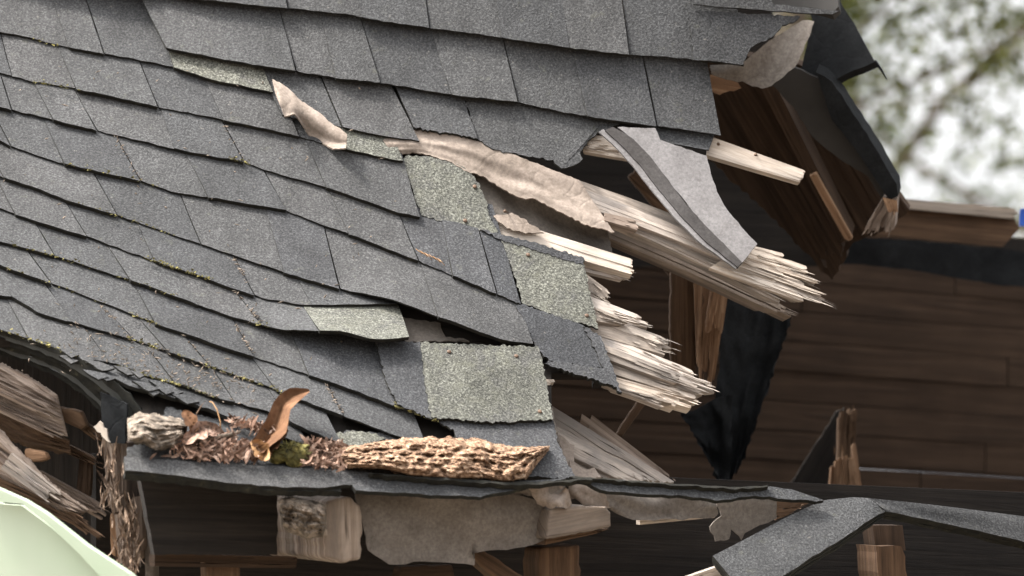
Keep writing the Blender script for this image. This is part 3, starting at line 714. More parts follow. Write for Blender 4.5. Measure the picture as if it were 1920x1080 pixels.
# top beam and the black felt band under it
TB = flat(13.7, 0.35, 0.0, 1780, 420)
slab('wall_plate', [(1560, 372), (1682, 386), (1800, 394), (1900, 404), (1912, 430), (1880, 462), (1740, 450), (1560, 440)], TB, 0.03, 'wood_brown', house, grain=((1680, 400), (1900, 420)), jit=1.5, step=16)
splint('wall_plate_edge', (1560, 360), (1560, 377), (1914, 392), (1908, 411), TB, 0.06, 'wood_fresh', house, n=4, jag=0.04, h=0.02, seed=61)['label'] = 'pale weathered top edge of the wall plate'
slab('felt_band', [(1540, 438), (1700, 450), (1870, 466), (2000, 482), (2000, 545), (1860, 532), (1700, 505), (1540, 490)], flat(13.9, 0.3, 0, 1700, 480), 0.01, 'felt_black', house, jit=2, step=18)
# attic floor, plus unseen end walls added to keep the daylight out
def box(name, lo, hi, mat, parent=None):
    x0, y0, z0 = lo; x1, y1, z1 = hi
    V = [Vector(p) for p in ((x0, y0, z0), (x1, y0, z0), (x1, y1, z0), (x0, y1, z0), (x0, y0, z1), (x1, y0, z1), (x1, y1, z1), (x0, y1, z1))]
    return link(name, V, [[3, 2, 1, 0], [4, 5, 6, 7], [0, 1, 5, 4], [1, 2, 6, 5], [2, 3, 7, 6], [3, 0, 4, 7]], mat, parent, None, guv(V, Vector((1, 0, 0))))
box('house_wall', (-3.5, 11.95, 0.0), (4.5, 12.1, 2.05), 'siding', house)
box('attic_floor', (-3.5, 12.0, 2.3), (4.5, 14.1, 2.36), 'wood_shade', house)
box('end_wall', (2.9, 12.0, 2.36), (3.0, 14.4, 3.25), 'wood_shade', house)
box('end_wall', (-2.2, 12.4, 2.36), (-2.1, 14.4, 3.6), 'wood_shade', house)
# the rest of the roof outside the frame: left, right and the far slope
def quad(name, pts, th, mat, parent):
    a, b, c, d = [Vector(p) for p in pts]
    n = (b - a).cross(d - a).normalized(); V = [a, b, c, d] + [p - n * th for p in (a, b, c, d)]
    return link(name, V, [[0, 1, 2, 3], [7, 6, 5, 4], [0, 4, 5, 1], [1, 5, 6, 2], [2, 6, 7, 3], [3, 7, 4, 0]], mat, parent, None, guv(V, b - a))
tl, tr = P(-150, -255, roofD, 0.0), P(1300, -215, roofD, 0.0)
quad('roof_slope', [tl, tr, tr + Vector((0.05, 0.9, 0.85)), tl + Vector((-0.05, 0.9, 0.85))], 0.03, 'shingle', house)
quad('roof_slope', [P(-150, 600, roofD), P(-150, -255, roofD), P(-150, -255, roofD) + Vector((-1.6, -0.3, 0.1)), P(-150, 600, roofD) + Vector((-1.6, -0.3, 0.1))], -0.03, 'shingle', house)

# posts and rafters in the hole
def tim(name, poly, D, th, mat, grain, seed=0, jit=1.5, label=None, step=12, side=None):
    o = slab(name, poly, D, th, mat, house, grain=grain, jit=jit, step=step, seed=seed, side=side)
    if label: o['label'] = label
    bv = o.modifiers.new('bevel', 'BEVEL'); bv.width = 0.006; bv.segments = 2; bv.limit_method = 'ANGLE'; bv.angle_limit = R(50)
    return o
PD = flat(12.55, 0.0, 0.0)
tim('rafter', [(1258, 500), (1300, 500), (1306, 600), (1304, 700), (1262, 760), (1255, 620)], flat(12.6), 0.07, 'wood_brown', ((1270, 500), (1270, 720)), 1)
splint('split_post', (1368, 515), (1300, 500), (1336, 735), (1308, 722), PD, 0.05, 'wood_orange', house, n=6, jag=0.25, h=0.0, seed=71, rough=0.012)['label'] = 'orange split post hanging below the long board'
splint('split_post', (1368, 530), (1335, 525), (1352, 640), (1318, 640), flat(12.5), 0.03, 'wood_orange', house, n=4, jag=0.35, h=0.0, seed=72, rough=0.012)
tim('rafter', [(1180, 430), (1205, 420), (1330, 560), (1330, 600)], flat(12.8), 0.05, 'wood_brown', ((1180, 430), (1330, 580)), 2)
tim('rafter', [(1175, 330), (1215, 300), (1290, 390), (1250, 420)], flat(12.7), 0.05, 'wood_brown', ((1180, 330), (1280, 410)), 3)
tim('rafter', [(1195, 752), (1218, 748), (1168, 818), (1150, 820)], flat(12.4), 0.04, 'wood_brown', ((1200, 750), (1160, 820)), 4)
tim('rafter', [(1566, 772), (1584, 764), (1600, 940), (1450, 956), (1505, 870)], flat(13.4), 0.004, 'wood_shade', ((1580, 765), (1480, 950)), 5, 2, 'broad broken timber behind the post stub, shadow put into its near black colour', side='wood_shade')  # thin near-black sheet that paints the shadowed wedge
splint('split_post', (1600, 880), (1570, 880), (1608, 756), (1572, 764), flat(13.3), 0.05, 'wood_brown', house, n=5, jag=0.2, seed=75, rough=0.01)
splint('split_post', (1552, 960), (1622, 960), (1562, 838), (1604, 826), flat(13.1), 0.05, 'wood_orange', house, n=6, jag=0.35, seed=76, rough=0.014)['label'] = 'pale splintered post stub in the dark attic'
# dangling black felt
hf = lambda s, t: 0.022 * math.sin(s * 6 + 1 + t) * (1 - 0.4 * t) + 0.018 * noise.noise(Vector((s * 3, t * 4, 7))) + 0.012 * noise.noise(Vector((s * 9, t * 8, 2)))
patch('hanging_felt', [(1352, 548), (1390, 545), (1440, 565), (1484, 590), (1480, 610)], [(1338, 890), (1352, 903), (1366, 907), (1378, 890), (1392, 868)], lambda x, y: 12.8, 0.004, 'felt_black', house, nc=26, nr=30, side='felt_black', h=hf, jit=5)['label'] = 'black felt sheet dangling into the attic'
patch('hanging_felt', [(1276, 775), (1300, 770), (1345, 745), (1372, 740)], [(1322, 850), (1338, 880), (1352, 898), (1370, 900)], flat(12.72), 0.004, 'felt_black', house, nc=14, nr=14, side='felt_black', h=hf, jit=4)
# ------------------------------------------------------------------ broken roof end, upper right, seen from below
OD = flat(12.9, -0.35, -0.75, 1500, 280)
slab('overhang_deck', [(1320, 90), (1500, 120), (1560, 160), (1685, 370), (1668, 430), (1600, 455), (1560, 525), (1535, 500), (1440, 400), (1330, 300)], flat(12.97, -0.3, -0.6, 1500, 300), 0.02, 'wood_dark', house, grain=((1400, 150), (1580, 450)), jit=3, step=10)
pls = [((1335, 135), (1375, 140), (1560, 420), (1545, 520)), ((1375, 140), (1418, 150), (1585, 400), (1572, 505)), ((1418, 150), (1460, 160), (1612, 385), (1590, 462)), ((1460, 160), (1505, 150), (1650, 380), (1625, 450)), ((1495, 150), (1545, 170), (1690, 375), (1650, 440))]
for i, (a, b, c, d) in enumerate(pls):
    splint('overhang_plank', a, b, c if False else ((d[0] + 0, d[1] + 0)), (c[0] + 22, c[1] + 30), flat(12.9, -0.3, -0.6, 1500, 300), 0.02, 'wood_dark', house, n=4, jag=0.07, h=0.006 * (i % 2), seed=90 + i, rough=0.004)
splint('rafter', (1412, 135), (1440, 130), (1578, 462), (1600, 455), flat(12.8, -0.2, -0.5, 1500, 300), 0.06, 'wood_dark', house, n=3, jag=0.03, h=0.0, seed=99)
splint('rafter_edge', (1518, 330), (1530, 326), (1586, 452), (1600, 450), flat(12.74, -0.2, -0.5, 1500, 300), 0.012, 'wood_orange', house, n=3, jag=0.05, h=0.0, seed=98)['label'] = 'orange freshly split edge of the overhang rafter'
splint('rafter', (1655, 372), (1682, 372), (1615, 440), (1675, 445), flat(12.72, -0.2, -0.3, 1500, 300), 0.05, 'wood_rot', house, n=7, jag=0.25, h=0.0, seed=101, rough=0.01)
splint('split_plank', (1655, 370), (1682, 376), (1668, 402), (1684, 404), flat(12.66), 0.02, 'wood_orange', house, n=4, jag=0.4, seed=103)
# slate felt and black rake edge
slab('overhang_felt', [(1448, 160), (1490, 127), (1545, 150), (1580, 245), (1620, 300), (1658, 360), (1656, 378), (1627, 330), (1570, 295), (1520, 253), (1487, 200)], flat(12.75, -0.3, -0.5, 1500, 280), 0.006, 'felt_slate', house, jit=1.5, step=12)['label'] = 'slate grey felt lining under the roof overhang'
slab('rake_edge', [(1530, 135), (1560, 153), (1578, 178), (1640, 275), (1681, 345), (1684, 368), (1668, 375), (1650, 350), (1600, 275), (1560, 225)], flat(12.7, -0.2, -0.4, 1500, 280), 0.05, 'felt_black', house, jit=1.2, step=14)['label'] = 'black felt rake edge sloping down against the trees'
slab('roof_cap', [(1500, -40), (1560, -40), (1578, 8), (1602, 44), (1622, 82), (1641, 116), (1600, 132), (1556, 154), (1530, 148), (1502, 132), (1515, 70), (1524, 40)], flat(12.7, -0.25, 0.4, 1560, 80), 0.03, 'felt_black', house, jit=1.2, step=14)['label'] = 'black torn roof corner poking out against the sky'
slab('roof_cap', [(1330, -60), (1565, -60), (1572, 12), (1560, 24), (1520, 14), (1440, 8), (1340, 0)], flat(12.62, -0.25, 0.5, 1500, 0), 0.03, 'felt_slate', house, jit=1)
tube('felt_thread', [P(1640, 114, flat(12.7)), P(1652, 130, flat(12.7)), P(1663, 149, flat(12.7))], [0.004, 0.0025, 0.0008], 'felt_black', house, 6)
patch('roofing_felt', [(1330, 122), (1390, 120), (1440, 78), (1508, 36), (1528, 40)], [(1336, 140), (1380, 151), (1412, 160), (1440, 166), (1492, 126)], flat(12.5, 0.0, 0.2, 1430, 100), 0.003, 'felt_grey', house, nc=18, nr=8, side='felt_grey', h=lambda s, t: 0.012 * math.sin(s * 6 + t * 2), jit=2.5)['label'] = 'pale felt flap hanging from the top course'
slab('split_plank', [(1332, 140), (1380, 148), (1390, 165), (1350, 178), (1334, 172)], flat(12.62), 0.02, 'wood_orange', house, grain=((1335, 150), (1390, 160)), jit=2, step=7)

# ------------------------------------------------------------------ eave
ED = lambda px, py: roofD(px, py) - 0.03
def strip(name, top, bot, mat, th=0.008, h=None, nc=30, label=None, D=None, jit=1.4, nr=3, jt=1.2):
    o = patch(name, top, bot, D or ED, th, mat, house, nc=nc, nr=nr, h=h or (lambda s, t: 0.0), jit=jit, seed=hash_(name) + int(top[0][0]), jt=jt)
    if label: o['label'] = label
    return o
strip('eave_shingle', [(233, 856), (300, 861), (420, 868), (560, 877), (650, 882), (705, 893)], [(235, 881), (330, 891), (430, 905), (520, 913), (600, 915), (660, 908), (705, 916)], 'shingle', label='eave shingle edge below the leaf litter')
strip('eave_shingle', [(640, 880), (705, 888), (800, 892), (950, 902), (1062, 898)], [(668, 920), (707, 921), (800, 928), (900, 931), (950, 922), (1015, 906)], 'shingle', label='eave shingle edge below the rotten chunk')
strip('eave_shingle', [(1068, 893), (1160, 899), (1270, 908), (1380, 915), (1445, 911), (1487, 919), (1545, 938)], [(1102, 905), (1130, 921), (1210, 927), (1280, 929), (1345, 938), (1420, 930), (1530, 940)], 'shingle', label='eave shingle edge below the hole', h=lambda s, t: 0.0)
# black layered edge under the strips
strip('drip_edge', [(233, 879), (330, 889), (430, 903), (520, 911), (640, 912)], [(235, 889), (330, 897), (430, 911), (520, 920), (640, 921)], 'edge', th=0.012, D=lambda x, y: ED(x, y) + 0.012)
strip('tar_layer', [(690, 886), (800, 894), (960, 904), (1030, 902), (1110, 896)], [(700, 890), (800, 898), (960, 909), (1030, 906), (1110, 900)], 'edge', th=0.01, h=lambda s, t: 0.012, jit=2.5)
strip('tar_layer', [(1070, 893), (1200, 902), (1300, 909), (1380, 914), (1440, 910)], [(1075, 896), (1200, 905), (1300, 912), (1380, 917), (1440, 912)], 'edge', th=0.01, h=lambda s, t: 0.010, jit=2)
VD = lambda off: (lambda px, py: roofD(px, 905) + 0.02 + off)
def drape(name, top, bot, mat, off, label=None, amp=0.012, seed=1, nc=24, nr=10):
    o = patch(name, top, bot, VD(off), 0.003, mat, house, nc=nc, nr=nr, side=mat, jit=3.0, seed=seed,
              h=lambda s, t: amp * (noise.noise(Vector((s * 3.5 + seed, t * 2, seed))) + 0.8 * math.sin(s * 5 + seed) * t))
    if label: o['label'] = label
    return o
drape('hanging_felt', [(662, 915), (760, 920), (900, 925), (965, 926), (1030, 945)], [(690, 1030), (735, 1062), (765, 1054), (842, 1056), (895, 1062), (885, 1038), (960, 1030), (1030, 1012)], 'felt_grey', 0.02, 'grey brown felt sheet draped below the eave', seed=2)
drape('hanging_felt', [(935, 920), (985, 905), (1030, 898), (1072, 898)], [(938, 930), (1000, 928), (1030, 940), (1068, 905)], 'felt_grey', -0.02, 'torn felt fold curling over the eave', amp=0.02, seed=3, nc=14, nr=6)
drape('hanging_felt', [(990, 915), (1030, 905), (1065, 915), (1072, 945)], [(1010, 945), (1030, 952), (1050, 950), (1066, 952)], 'felt', -0.03, amp=0.02, seed=4, nc=12, nr=6)
drape('hanging_felt', [(1068, 905), (1110, 912), (1135, 925)], [(1064, 930), (1100, 948), (1145, 955)], 'felt', 0.0, amp=0.01, seed=5, nc=10, nr=5)
drape('hanging_felt', [(1130, 918), (1210, 926), (1280, 928), (1345, 936)], [(1140, 955), (1180, 974), (1215, 978), (1345, 968)], 'felt_grey', 0.04, 'dim felt strip hanging right of the rafter tail', seed=6, nc=16, nr=6)
slab('hanging_felt', [(1343, 938), (1400, 934), (1457, 933), (1457, 972), (1425, 985), (1397, 1000), (1391, 1012), (1380, 1000), (1370, 992), (1367, 1011), (1342, 1015), (1331, 988), (1352, 968)], VD(-0.01), 0.003, 'felt_grey', house, jit=2, step=8)['label'] = 'ragged felt scrap hanging beside the bent cap strip'
splint('split_plank', (1455, 940), (1455, 975), (1525, 940), (1480, 965), VD(0.05), 0.02, 'wood_brown', house, n=4, jag=0.1, seed=111)
splint('split_plank', (1200, 968), (1200, 984), (1345, 952), (1345, 970), VD(0.06), 0.02, 'wood_fresh', house, n=3, jag=0.05, seed=112)
# rafter tails
tim('rafter_tail', [(612, 940), (630, 934), (660, 932), (676, 948), (681, 980), (678, 1050), (640, 1056), (608, 1046), (604, 985)], VD(-0.01), 0.35, 'wood_tail', ((640, 940), (644, 1050)), 7, 2.0, 'pale rounded rafter tail beside the hanging felt', 9, 'wood_rot')
tim('rafter_tail', [(1032, 954), (1085, 949), (1137, 950), (1147, 962), (1148, 988), (1122, 993), (1080, 1002), (1024, 1012)], VD(-0.03), 0.3, 'wood_tail', ((1030, 985), (1145, 965)), 8, 1.6, 'pale sawn rafter tail with a chewed right end', 8)
splint('rafter_tail', (1024, 1010), (1022, 1022), (1150, 990), (1120, 1000), VD(0.01), 0.2, 'wood_brown', house, n=3, jag=0.1, seed=114)
# dark soffit boards behind the eave
SD = VD(0.24)
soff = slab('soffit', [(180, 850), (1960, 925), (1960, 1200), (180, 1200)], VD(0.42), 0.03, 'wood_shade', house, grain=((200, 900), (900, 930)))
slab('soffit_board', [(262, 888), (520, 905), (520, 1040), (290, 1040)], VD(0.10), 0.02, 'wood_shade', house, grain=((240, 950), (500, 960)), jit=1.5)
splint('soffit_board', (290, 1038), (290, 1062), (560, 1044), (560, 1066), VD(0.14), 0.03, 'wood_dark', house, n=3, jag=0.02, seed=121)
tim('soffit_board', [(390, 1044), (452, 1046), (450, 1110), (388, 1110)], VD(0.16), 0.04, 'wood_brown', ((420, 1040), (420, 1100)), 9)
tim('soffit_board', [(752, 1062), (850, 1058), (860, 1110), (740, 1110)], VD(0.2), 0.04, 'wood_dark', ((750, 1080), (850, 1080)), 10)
tim('brace', [(878, 1034), (905, 1030), (990, 1085), (1010, 1110), (950, 1110)], VD(0.1), 0.05, 'wood_brown', ((880, 1034), (980, 1100)), 11)
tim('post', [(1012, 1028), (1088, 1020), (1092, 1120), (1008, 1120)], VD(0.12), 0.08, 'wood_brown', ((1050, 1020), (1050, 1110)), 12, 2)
slab('post', [(1636, 985), (1692, 985), (1698, 1032), (1642, 1032)], VD(0.16), 0.05, 'wood_dark', house, grain=((1660, 985), (1664, 1040)))  # upper part of the same post, darker wood painting the cap's shadow
slab('post', [(1642, 1024), (1690, 1024), (1697, 1044), (1704, 1120), (1652, 1120)], VD(0.12), 0.09, 'wood_brown', house, grain=((1670, 1024), (1674, 1110)), jit=1.5, step=12)['label'] = 'brown post end standing under the bent cap strip'
splint('split_plank', (1290, 1082), (1310, 1100), (1352, 1060), (1358, 1082), VD(-0.02), 0.02, 'wood_fresh', house, n=3, jag=0.15, seed=131)

# bent cap strip lower right: two faces meeting at a fold, thick layered edges
CD = lambda px, py: 11.78 + (0.10 * (1640 - px) / 300 * -1 if px < 1640 else 0.30 * (px - 1640) / 300) + 0.25 * (1000 - py) / 100 * 0.4
for lay in range(3):
    off = lay * 0.014; dy = lay * 5
    dd = (lambda o_: (lambda x, y: CD(x, y) + o_))(off)
    mt = 'shingle' if lay == 0 else 'edge'
    patch('cap_shingle' if lay == 0 else 'cap_layer', [(1337, 1042 + dy), (1393, 1013 + dy), (1470, 972 + dy), (1542, 938 + dy), (1600, 932 + dy), (1629, 934 + dy)],
          [(1372, 1086 + dy), (1460, 1086 + dy), (1520, 1046 + dy), (1575, 1013 + dy), (1630, 975 + dy), (1661, 958 + dy)], dd, 0.007, mt, house, nc=20, nr=4, jit=1.2, seed=5 + lay, h=lambda s, t: 0.004 * noise.noise(Vector((s * 4, t * 2, 1))))
    patch('cap_shingle' if lay == 0 else 'cap_layer', [(1630, 934 + dy), (1700, 941 + dy), (1780, 950 + dy), (1920, 968 + dy), (2050, 984 + dy)],
          [(1662, 958 + dy), (1740, 975 + dy), (1813, 991 + dy), (1920, 1016 + dy), (2050, 1044 + dy)], dd, 0.007, mt, house, nc=16, nr=4, jit=1.2, seed=15 + lay, h=lambda s, t: 0.004 * noise.noise(Vector((s * 4, t * 2, 2))))

# rotten chunk: a jagged length of decayed board lying on the eave
def chunk(name, top, bot, D, depth, mat, seed, nc=200, nr=52, fx=0.055, fy=0.085, parent=None):
    T = resample(top, nc); B = resample(bot, nc); V = []; F = []; W = nc + 1
    rng = random.Random(seed)
    LL = sum((V2(b) - V2(a)).length for a, b in zip(top, top[1:])); HH = (V2(T[nc // 2]) - V2(B[nc // 2])).length
    for side_ in (0, 1):
        for r in range(nr + 1):
            t = r / nr
            for c in range(W):
                x = T[c][0] + (B[c][0] - T[c][0]) * t; y = T[c][1] + (B[c][1] - T[c][1]) * t
                s = c / nc
                bulge = (math.sin(math.pi * min(1, max(0, t))) ** 0.4) * (min(1, s * 14) * min(1, (1 - s) * 9)) ** 0.5
                q = Vector((s * LL * fx, t * HH * fy, seed))
                nz = noise.fractal(q, 0.8, 2.0, 3) * 0.30 + 0.55 * noise.noise(q * 0.3) - 0.7 * max(0.0, noise.noise(q * 1.3 + Vector((5, 2, 0))) - 0.2) + 0.16 * noise.noise(Vector((s * LL * 0.004, t * HH * 0.16, seed)))
                if r in (0, nr): y += 5 * noise.noise(Vector((x * 0.06, r, seed))) + rng.uniform(-1.5, 1.5)
                d = depth * bulge * (0.55 + 0.75 * nz)
                V.append(P(x, y, D, d if side_ == 0 else -0.012 * bulge))
    K = (nr + 1) * W
    for r in range(nr):
        for c in range(nc):
            a = r * W + c
            F.append([a, a + W, a + W + 1, a + 1]); F.append([K + a, K + a + 1, K + a + W + 1, K + a + W])
    ring = [c for c in range(nc)] + [r * W + nc for r in range(nr)] + [nr * W + c for c in range(nc, 0, -1)] + [r * W for r in range(nr, 0, -1)]
    for i in range(len(ring)):
        a, b = ring[i], ring[(i + 1) % len(ring)]; F.append([a, b, K + b, K + a])
    return link(name, V, F, mat, parent, None, guv(V, P(*top[-1], D) - P(*top[0], D)))
# ------------------------------------------------------------------ rotten left corner of the eave
CL = lambda off: (lambda px, py: 11.66 + off - 0.4 * px / 1000)
edge_line = [(-80, 592), (0, 618), (45, 632), (100, 652), (150, 674), (182, 693), (240, 738), (264, 772)]
low_line = [(-80, 640), (0, 668), (50, 684), (105, 706), (150, 738), (185, 772), (206, 802)]
for k in range(6):
    f0, f1 = k / 6.5, (k + 1.25) / 6.5
    tp = [(a[0] + (b[0] - a[0]) * f0 + rng.uniform(-3, 3), a[1] + (b[1] - a[1]) * f0) for a, b in zip(edge_line, low_line + [(212, 806)])]
    bt = [(a[0] + (b[0] - a[0]) * f1 + rng.uniform(-3, 3), a[1] + (b[1] - a[1]) * f1) for a, b in zip(edge_line, low_line + [(212, 806)])]
    o = patch('edge_layer', tp, bt, (lambda kk: (lambda x, y: CL(-0.01 + kk * 0.012)(x, y)))(k), 0.005, 'metal' if k in (1, 4) else 'edge', house, nc=30, nr=2, side='metal', jit=2.2, seed=300 + k, jt=1.5)
    if k == 0: o['label'] = 'black layered shingle edge along the rotten left corner'
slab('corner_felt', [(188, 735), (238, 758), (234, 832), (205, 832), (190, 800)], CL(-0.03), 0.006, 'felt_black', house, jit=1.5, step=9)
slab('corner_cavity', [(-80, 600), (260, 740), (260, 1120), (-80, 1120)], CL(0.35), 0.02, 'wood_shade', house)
chunk('rotten_board', [(-60, 648), (0, 680), (50, 702), (80, 722), (108, 740)], [(-60, 735), (0, 766), (60, 796), (100, 806), (127, 816)], CL(0.03), 0.03, 'wood_rot', 41, nc=90, nr=44, fx=0.012, fy=0.11, parent=house)['label'] = 'broad weathered rotten board, topmost at the left corner'
chunk('rotten_board', [(-60, 725), (0, 756), (60, 786), (130, 824)], [(-60, 800), (0, 816), (60, 842), (134, 852)], CL(0.07), 0.03, 'wood_brown', 42, nc=90, nr=30, fx=0.012, fy=0.1, parent=house)  # darker brown puts the underside's shadow into the board colour
chunk('rotten_board', [(-60, 770), (0, 804), (45, 852), (100, 908), (168, 957)], [(-60, 885), (0, 908), (45, 932), (110, 964), (150, 968)], CL(0.0), 0.035, 'wood_rot', 43, nc=100, nr=40, fx=0.012, fy=0.11, parent=house)['label'] = 'pale rotten board splitting above the green panel'
for a, off, sd_, mt in ((((-60, 690), (-60, 712), (104, 770), (100, 790)), -0.012, 141, 'wood_rot'), (((-40, 740), (-40, 756), (126, 815), (110, 826)), -0.0, 142, 'wood_rot'),
                        (((20, 850), (0, 880), (118, 930), (100, 950)), -0.045, 146, 'wood_pale'), (((-60, 870), (-60, 900), (190, 985), (150, 990)), -0.02, 147, 'wood_brown')):
    splint('rotten_board', *a, CL(off), 0.012, mt, house, n=5, jag=0.3, seed=sd_, rough=0.008, gap=0.15)
tim('rotten_board', [(105, 760), (150, 772), (163, 800), (150, 806), (118, 792)], CL(0.06), 0.02, 'wood_brown', ((105, 765), (160, 800)), 15, 2)
tim('rotten_board', [(44, 840), (85, 848), (90, 862), (60, 866), (44, 862)], CL(0.0), 0.02, 'wood_orange', ((45, 850), (90, 855)), 16, 2)
splint('corner_post', (192, 812), (236, 830), (205, 985), (234, 985), CL(0.0), 0.05, 'wood_rot', house, n=6, jag=0.3, seed=151, rough=0.014)['label'] = 'shredded brown corner post below the black felt'
splint('corner_post', (212, 940), (262, 930), (225, 1075), (268, 1060), CL(0.03), 0.05, 'wood_rot', house, n=7, jag=0.3, seed=152, rough=0.014)
tim('corner_trim', [(268, 960), (286, 955), (288, 1090), (270, 1090)], CL(0.05), 0.03, 'felt_grey', ((276, 950), (276, 1090)), 17, 0.8)
tim('corner_post', [(205, 960), (228, 965), (230, 1050), (205, 1040)], CL(0.10), 0.03, 'wood_orange', ((215, 960), (215, 1050)), 18)
slab('corner_scrap', [(175, 735 + 65), (186, 790), (200, 805), (206, 830), (196, 822)], CL(-0.05), 0.004, 'wood_fresh', house, jit=2, step=6)
rng = random.Random(77)
V = []; F = []
for i in range(150):
    if i % 3: x = rng.gauss(240, 14); y = rng.uniform(930, 1075)
    else: x = rng.gauss(208, 12); y = rng.uniform(830, 960)
    c = P(x, y, CL(-0.02), rng.uniform(-0.02, 0.03)); L_ = rng.uniform(0.008, 0.03); w_ = rng.uniform(0.0006, 0.0028)
    d = Vector((rng.gauss(0, 0.4), rng.gauss(0, 0.4), -1)).normalized(); q = d.cross(Vector((rng.uniform(-1, 1), -1, 0.2))).normalized(); bnd = d.cross(q) * L_ * rng.uniform(-0.5, 0.5)
    k = len(V)
    for s_ in (-1, -0.33, 0.33, 1):
        ww = w_ * (1 if abs(s_) < 0.5 else 0.3)
        V += [c + d * L_ * s_ + q * ww + bnd * s_ * s_, c + d * L_ * s_ - q * ww + bnd * s_ * s_]
    for s_ in range(3): F.append([k + 2 * s_, k + 2 * s_ + 1, k + 2 * s_ + 3, k + 2 * s_ + 2])
tag(link('wood_shred', V, F, 'shred', house), kind='stuff')
for a, off, sd_, mt in ((((60, 800), (60, 822), (205, 872), (190, 880)), 0.10, 161, 'wood_brown'), (((130, 770), (128, 790), (200, 820), (190, 836)), 0.09, 162, 'wood_brown'),
                        (((70, 880), (60, 905), (215, 960), (205, 985)), 0.06, 163, 'wood_rot'), (((150, 850), (172, 850), (140, 960), (165, 965)), 0.12, 164, 'wood_dark'),
                        (((85, 925), (80, 945), (200, 1010), (185, 1020)), -0.02, 165, 'wood_brown')):
    splint('rotten_board', *a, CL(off), 0.012, mt, house, n=5, jag=0.35, jag0=0.1, seed=sd_, rough=0.008, gap=0.2)
# rotten block next to the first rafter tail
def lump(name, poly_c, r, mat, parent, seed, D, amp=0.35, freq=60, nu=30, nv=18, sq=1.0):
    V = []; F = []
    c = P(poly_c[0], poly_c[1], D, r[2] * 0.8)
    for i in range(nv + 1):
        th_ = math.pi * i / nv
        for j in range(nu):
            ph = 2 * math.pi * j / nu
            d = Vector((math.sin(th_) * math.cos(ph), math.sin(th_) * math.sin(ph), math.cos(th_)))
            if sq != 1: d = Vector([math.copysign(abs(q) ** sq, q) for q in d])
            p = Vector((d.x * r[0], d.y * r[2], d.z * r[1]))
            k = 1 + amp * noise.fractal(p * freq + Vector((seed, 0, 0)), 1.0, 2.0, 4)
            V.append(p * k)
    for i in range(nv):
        for j in range(nu):
            j2 = (j + 1) % nu
            F.append([i * nu + j, (i + 1) * nu + j, (i + 1) * nu + j2, i * nu + j2])
    o = link(name, V, F, mat, parent); o.location = c
    return o
# ------------------------------------------------------------------ loose things on the roof
o = chunk('rotten_wood_chunk', [(625, 842), (700, 830), (740, 823), (800, 820), (895, 822), (930, 832), (965, 838), (1000, 838), (1031, 836)],
          [(640, 876), (720, 880), (770, 892), (840, 898), (900, 897), (950, 903), (985, 898), (1000, 880), (1030, 842)], lambda x, y: roofD(x, y) - 0.035, 0.04, 'rot', 3, fx=0.05, fy=0.075)
tag(o, 'long crumbling orange brown chunk of rotten wood lying on the eave', 'rotten wood')
o = chunk('rotten_block', [(520, 936), (545, 930), (580, 938), (612, 946)], [(528, 985), (548, 1000), (575, 1012), (614, 1004)], VD(-0.03), 0.05, 'rot_grey', 5, nc=60, nr=50, fx=0.06, fy=0.06, parent=house)
o['label'] = 'crumbling rotten rafter end left of the pale rafter tail'
o = chunk('rotten_log', [(238, 786), (262, 773), (300, 778), (335, 784), (352, 794)], [(240, 828), (270, 832), (292, 846), (325, 838), (350, 814)], lambda x, y: roofD(x, y) - 0.05, 0.045, 'rot_grey', 9, nc=70, nr=40, fx=0.028, fy=0.05)
tag(o, 'short grey rotten log piece at the left end of the eave', 'rotten wood')

def leafmesh(name, spine, width, mat, D, hs_, fold=0.4, n=18):
    sp = resample(spine, n); V = []; F = []
    for i, (x, y) in enumerate(sp):
        s = i / n
        a = sp[max(0, i - 1)]; b = sp[min(n, i + 1)]; d = Vector((b[0] - a[0], b[1] - a[1])).normalized(); nn = Vector((-d.y, d.x))
        wd = width * max(0.06, math.sin(math.pi * min(1, 0.06 + s * 0.92)) ** 0.7) * (1 + 0.12 * math.sin(s * 17) + 0.18 * noise.noise(Vector((s * 5, width, 1))))
        for k, u in enumerate((-1, -0.5, 0, 0.5, 1)):
            hh = hs_(s) + fold * 1.7 * abs(u) * wd * 0.001 * (1 if u > 0 else 0.55) + 0.002 * noise.noise(Vector((s * 9, u * 3, 4))) + 0.0012 * math.sin(s * 60 + abs(u) * 5)
            V.append(P(x + nn.x * wd * u, y + nn.y * wd * u, D, hh))
    for i in range(n):
        for k in range(4):
            a = i * 5 + k; F.append([a, a + 1, a + 6, a + 5])
    K = len(V)
    V += [v + FW * 0.0009 for v in V]
    F += [[q + K for q in f[::-1]] for f in F]
    return link(name, V, F, mat, None, None, None, True)
o = leafmesh('dead_leaf', [(478, 864), (474, 846), (494, 826), (517, 800), (524, 776), (530, 758), (548, 742), (580, 732)], 21, 'leaf', roofD, lambda s: 0.01 + 0.05 * s, 0.8)
tag(o, 'tall curled brown leaf standing upright on the eave', 'leaf')
o = leafmesh('dead_leaf', [(493, 864), (496, 850), (484, 836), (470, 828)], 15, 'leaf_tan', lambda x, y: roofD(x, y) - 0.02, lambda s: 0.015 + 0.01 * s, 0.8)
tag(o, 'small tan orange leaf curled in front of the tall brown leaf', 'leaf')
o = leafmesh('dead_leaf', [(495, 858), (505, 835), (520, 818), (540, 805)], 14, 'leaf', roofD, lambda s: 0.02 + 0.012 * s, 0.8)
tag(o, 'folded brown leaf at the foot of the tall curled leaf', 'leaf')
o = leafmesh('dead_leaf', [(342, 772), (352, 780), (364, 796), (362, 812)], 12, 'leaf', roofD, lambda s: 0.04, 0.9)
tag(o, 'dark brown leaf leaning on the grey rotten log', 'leaf')
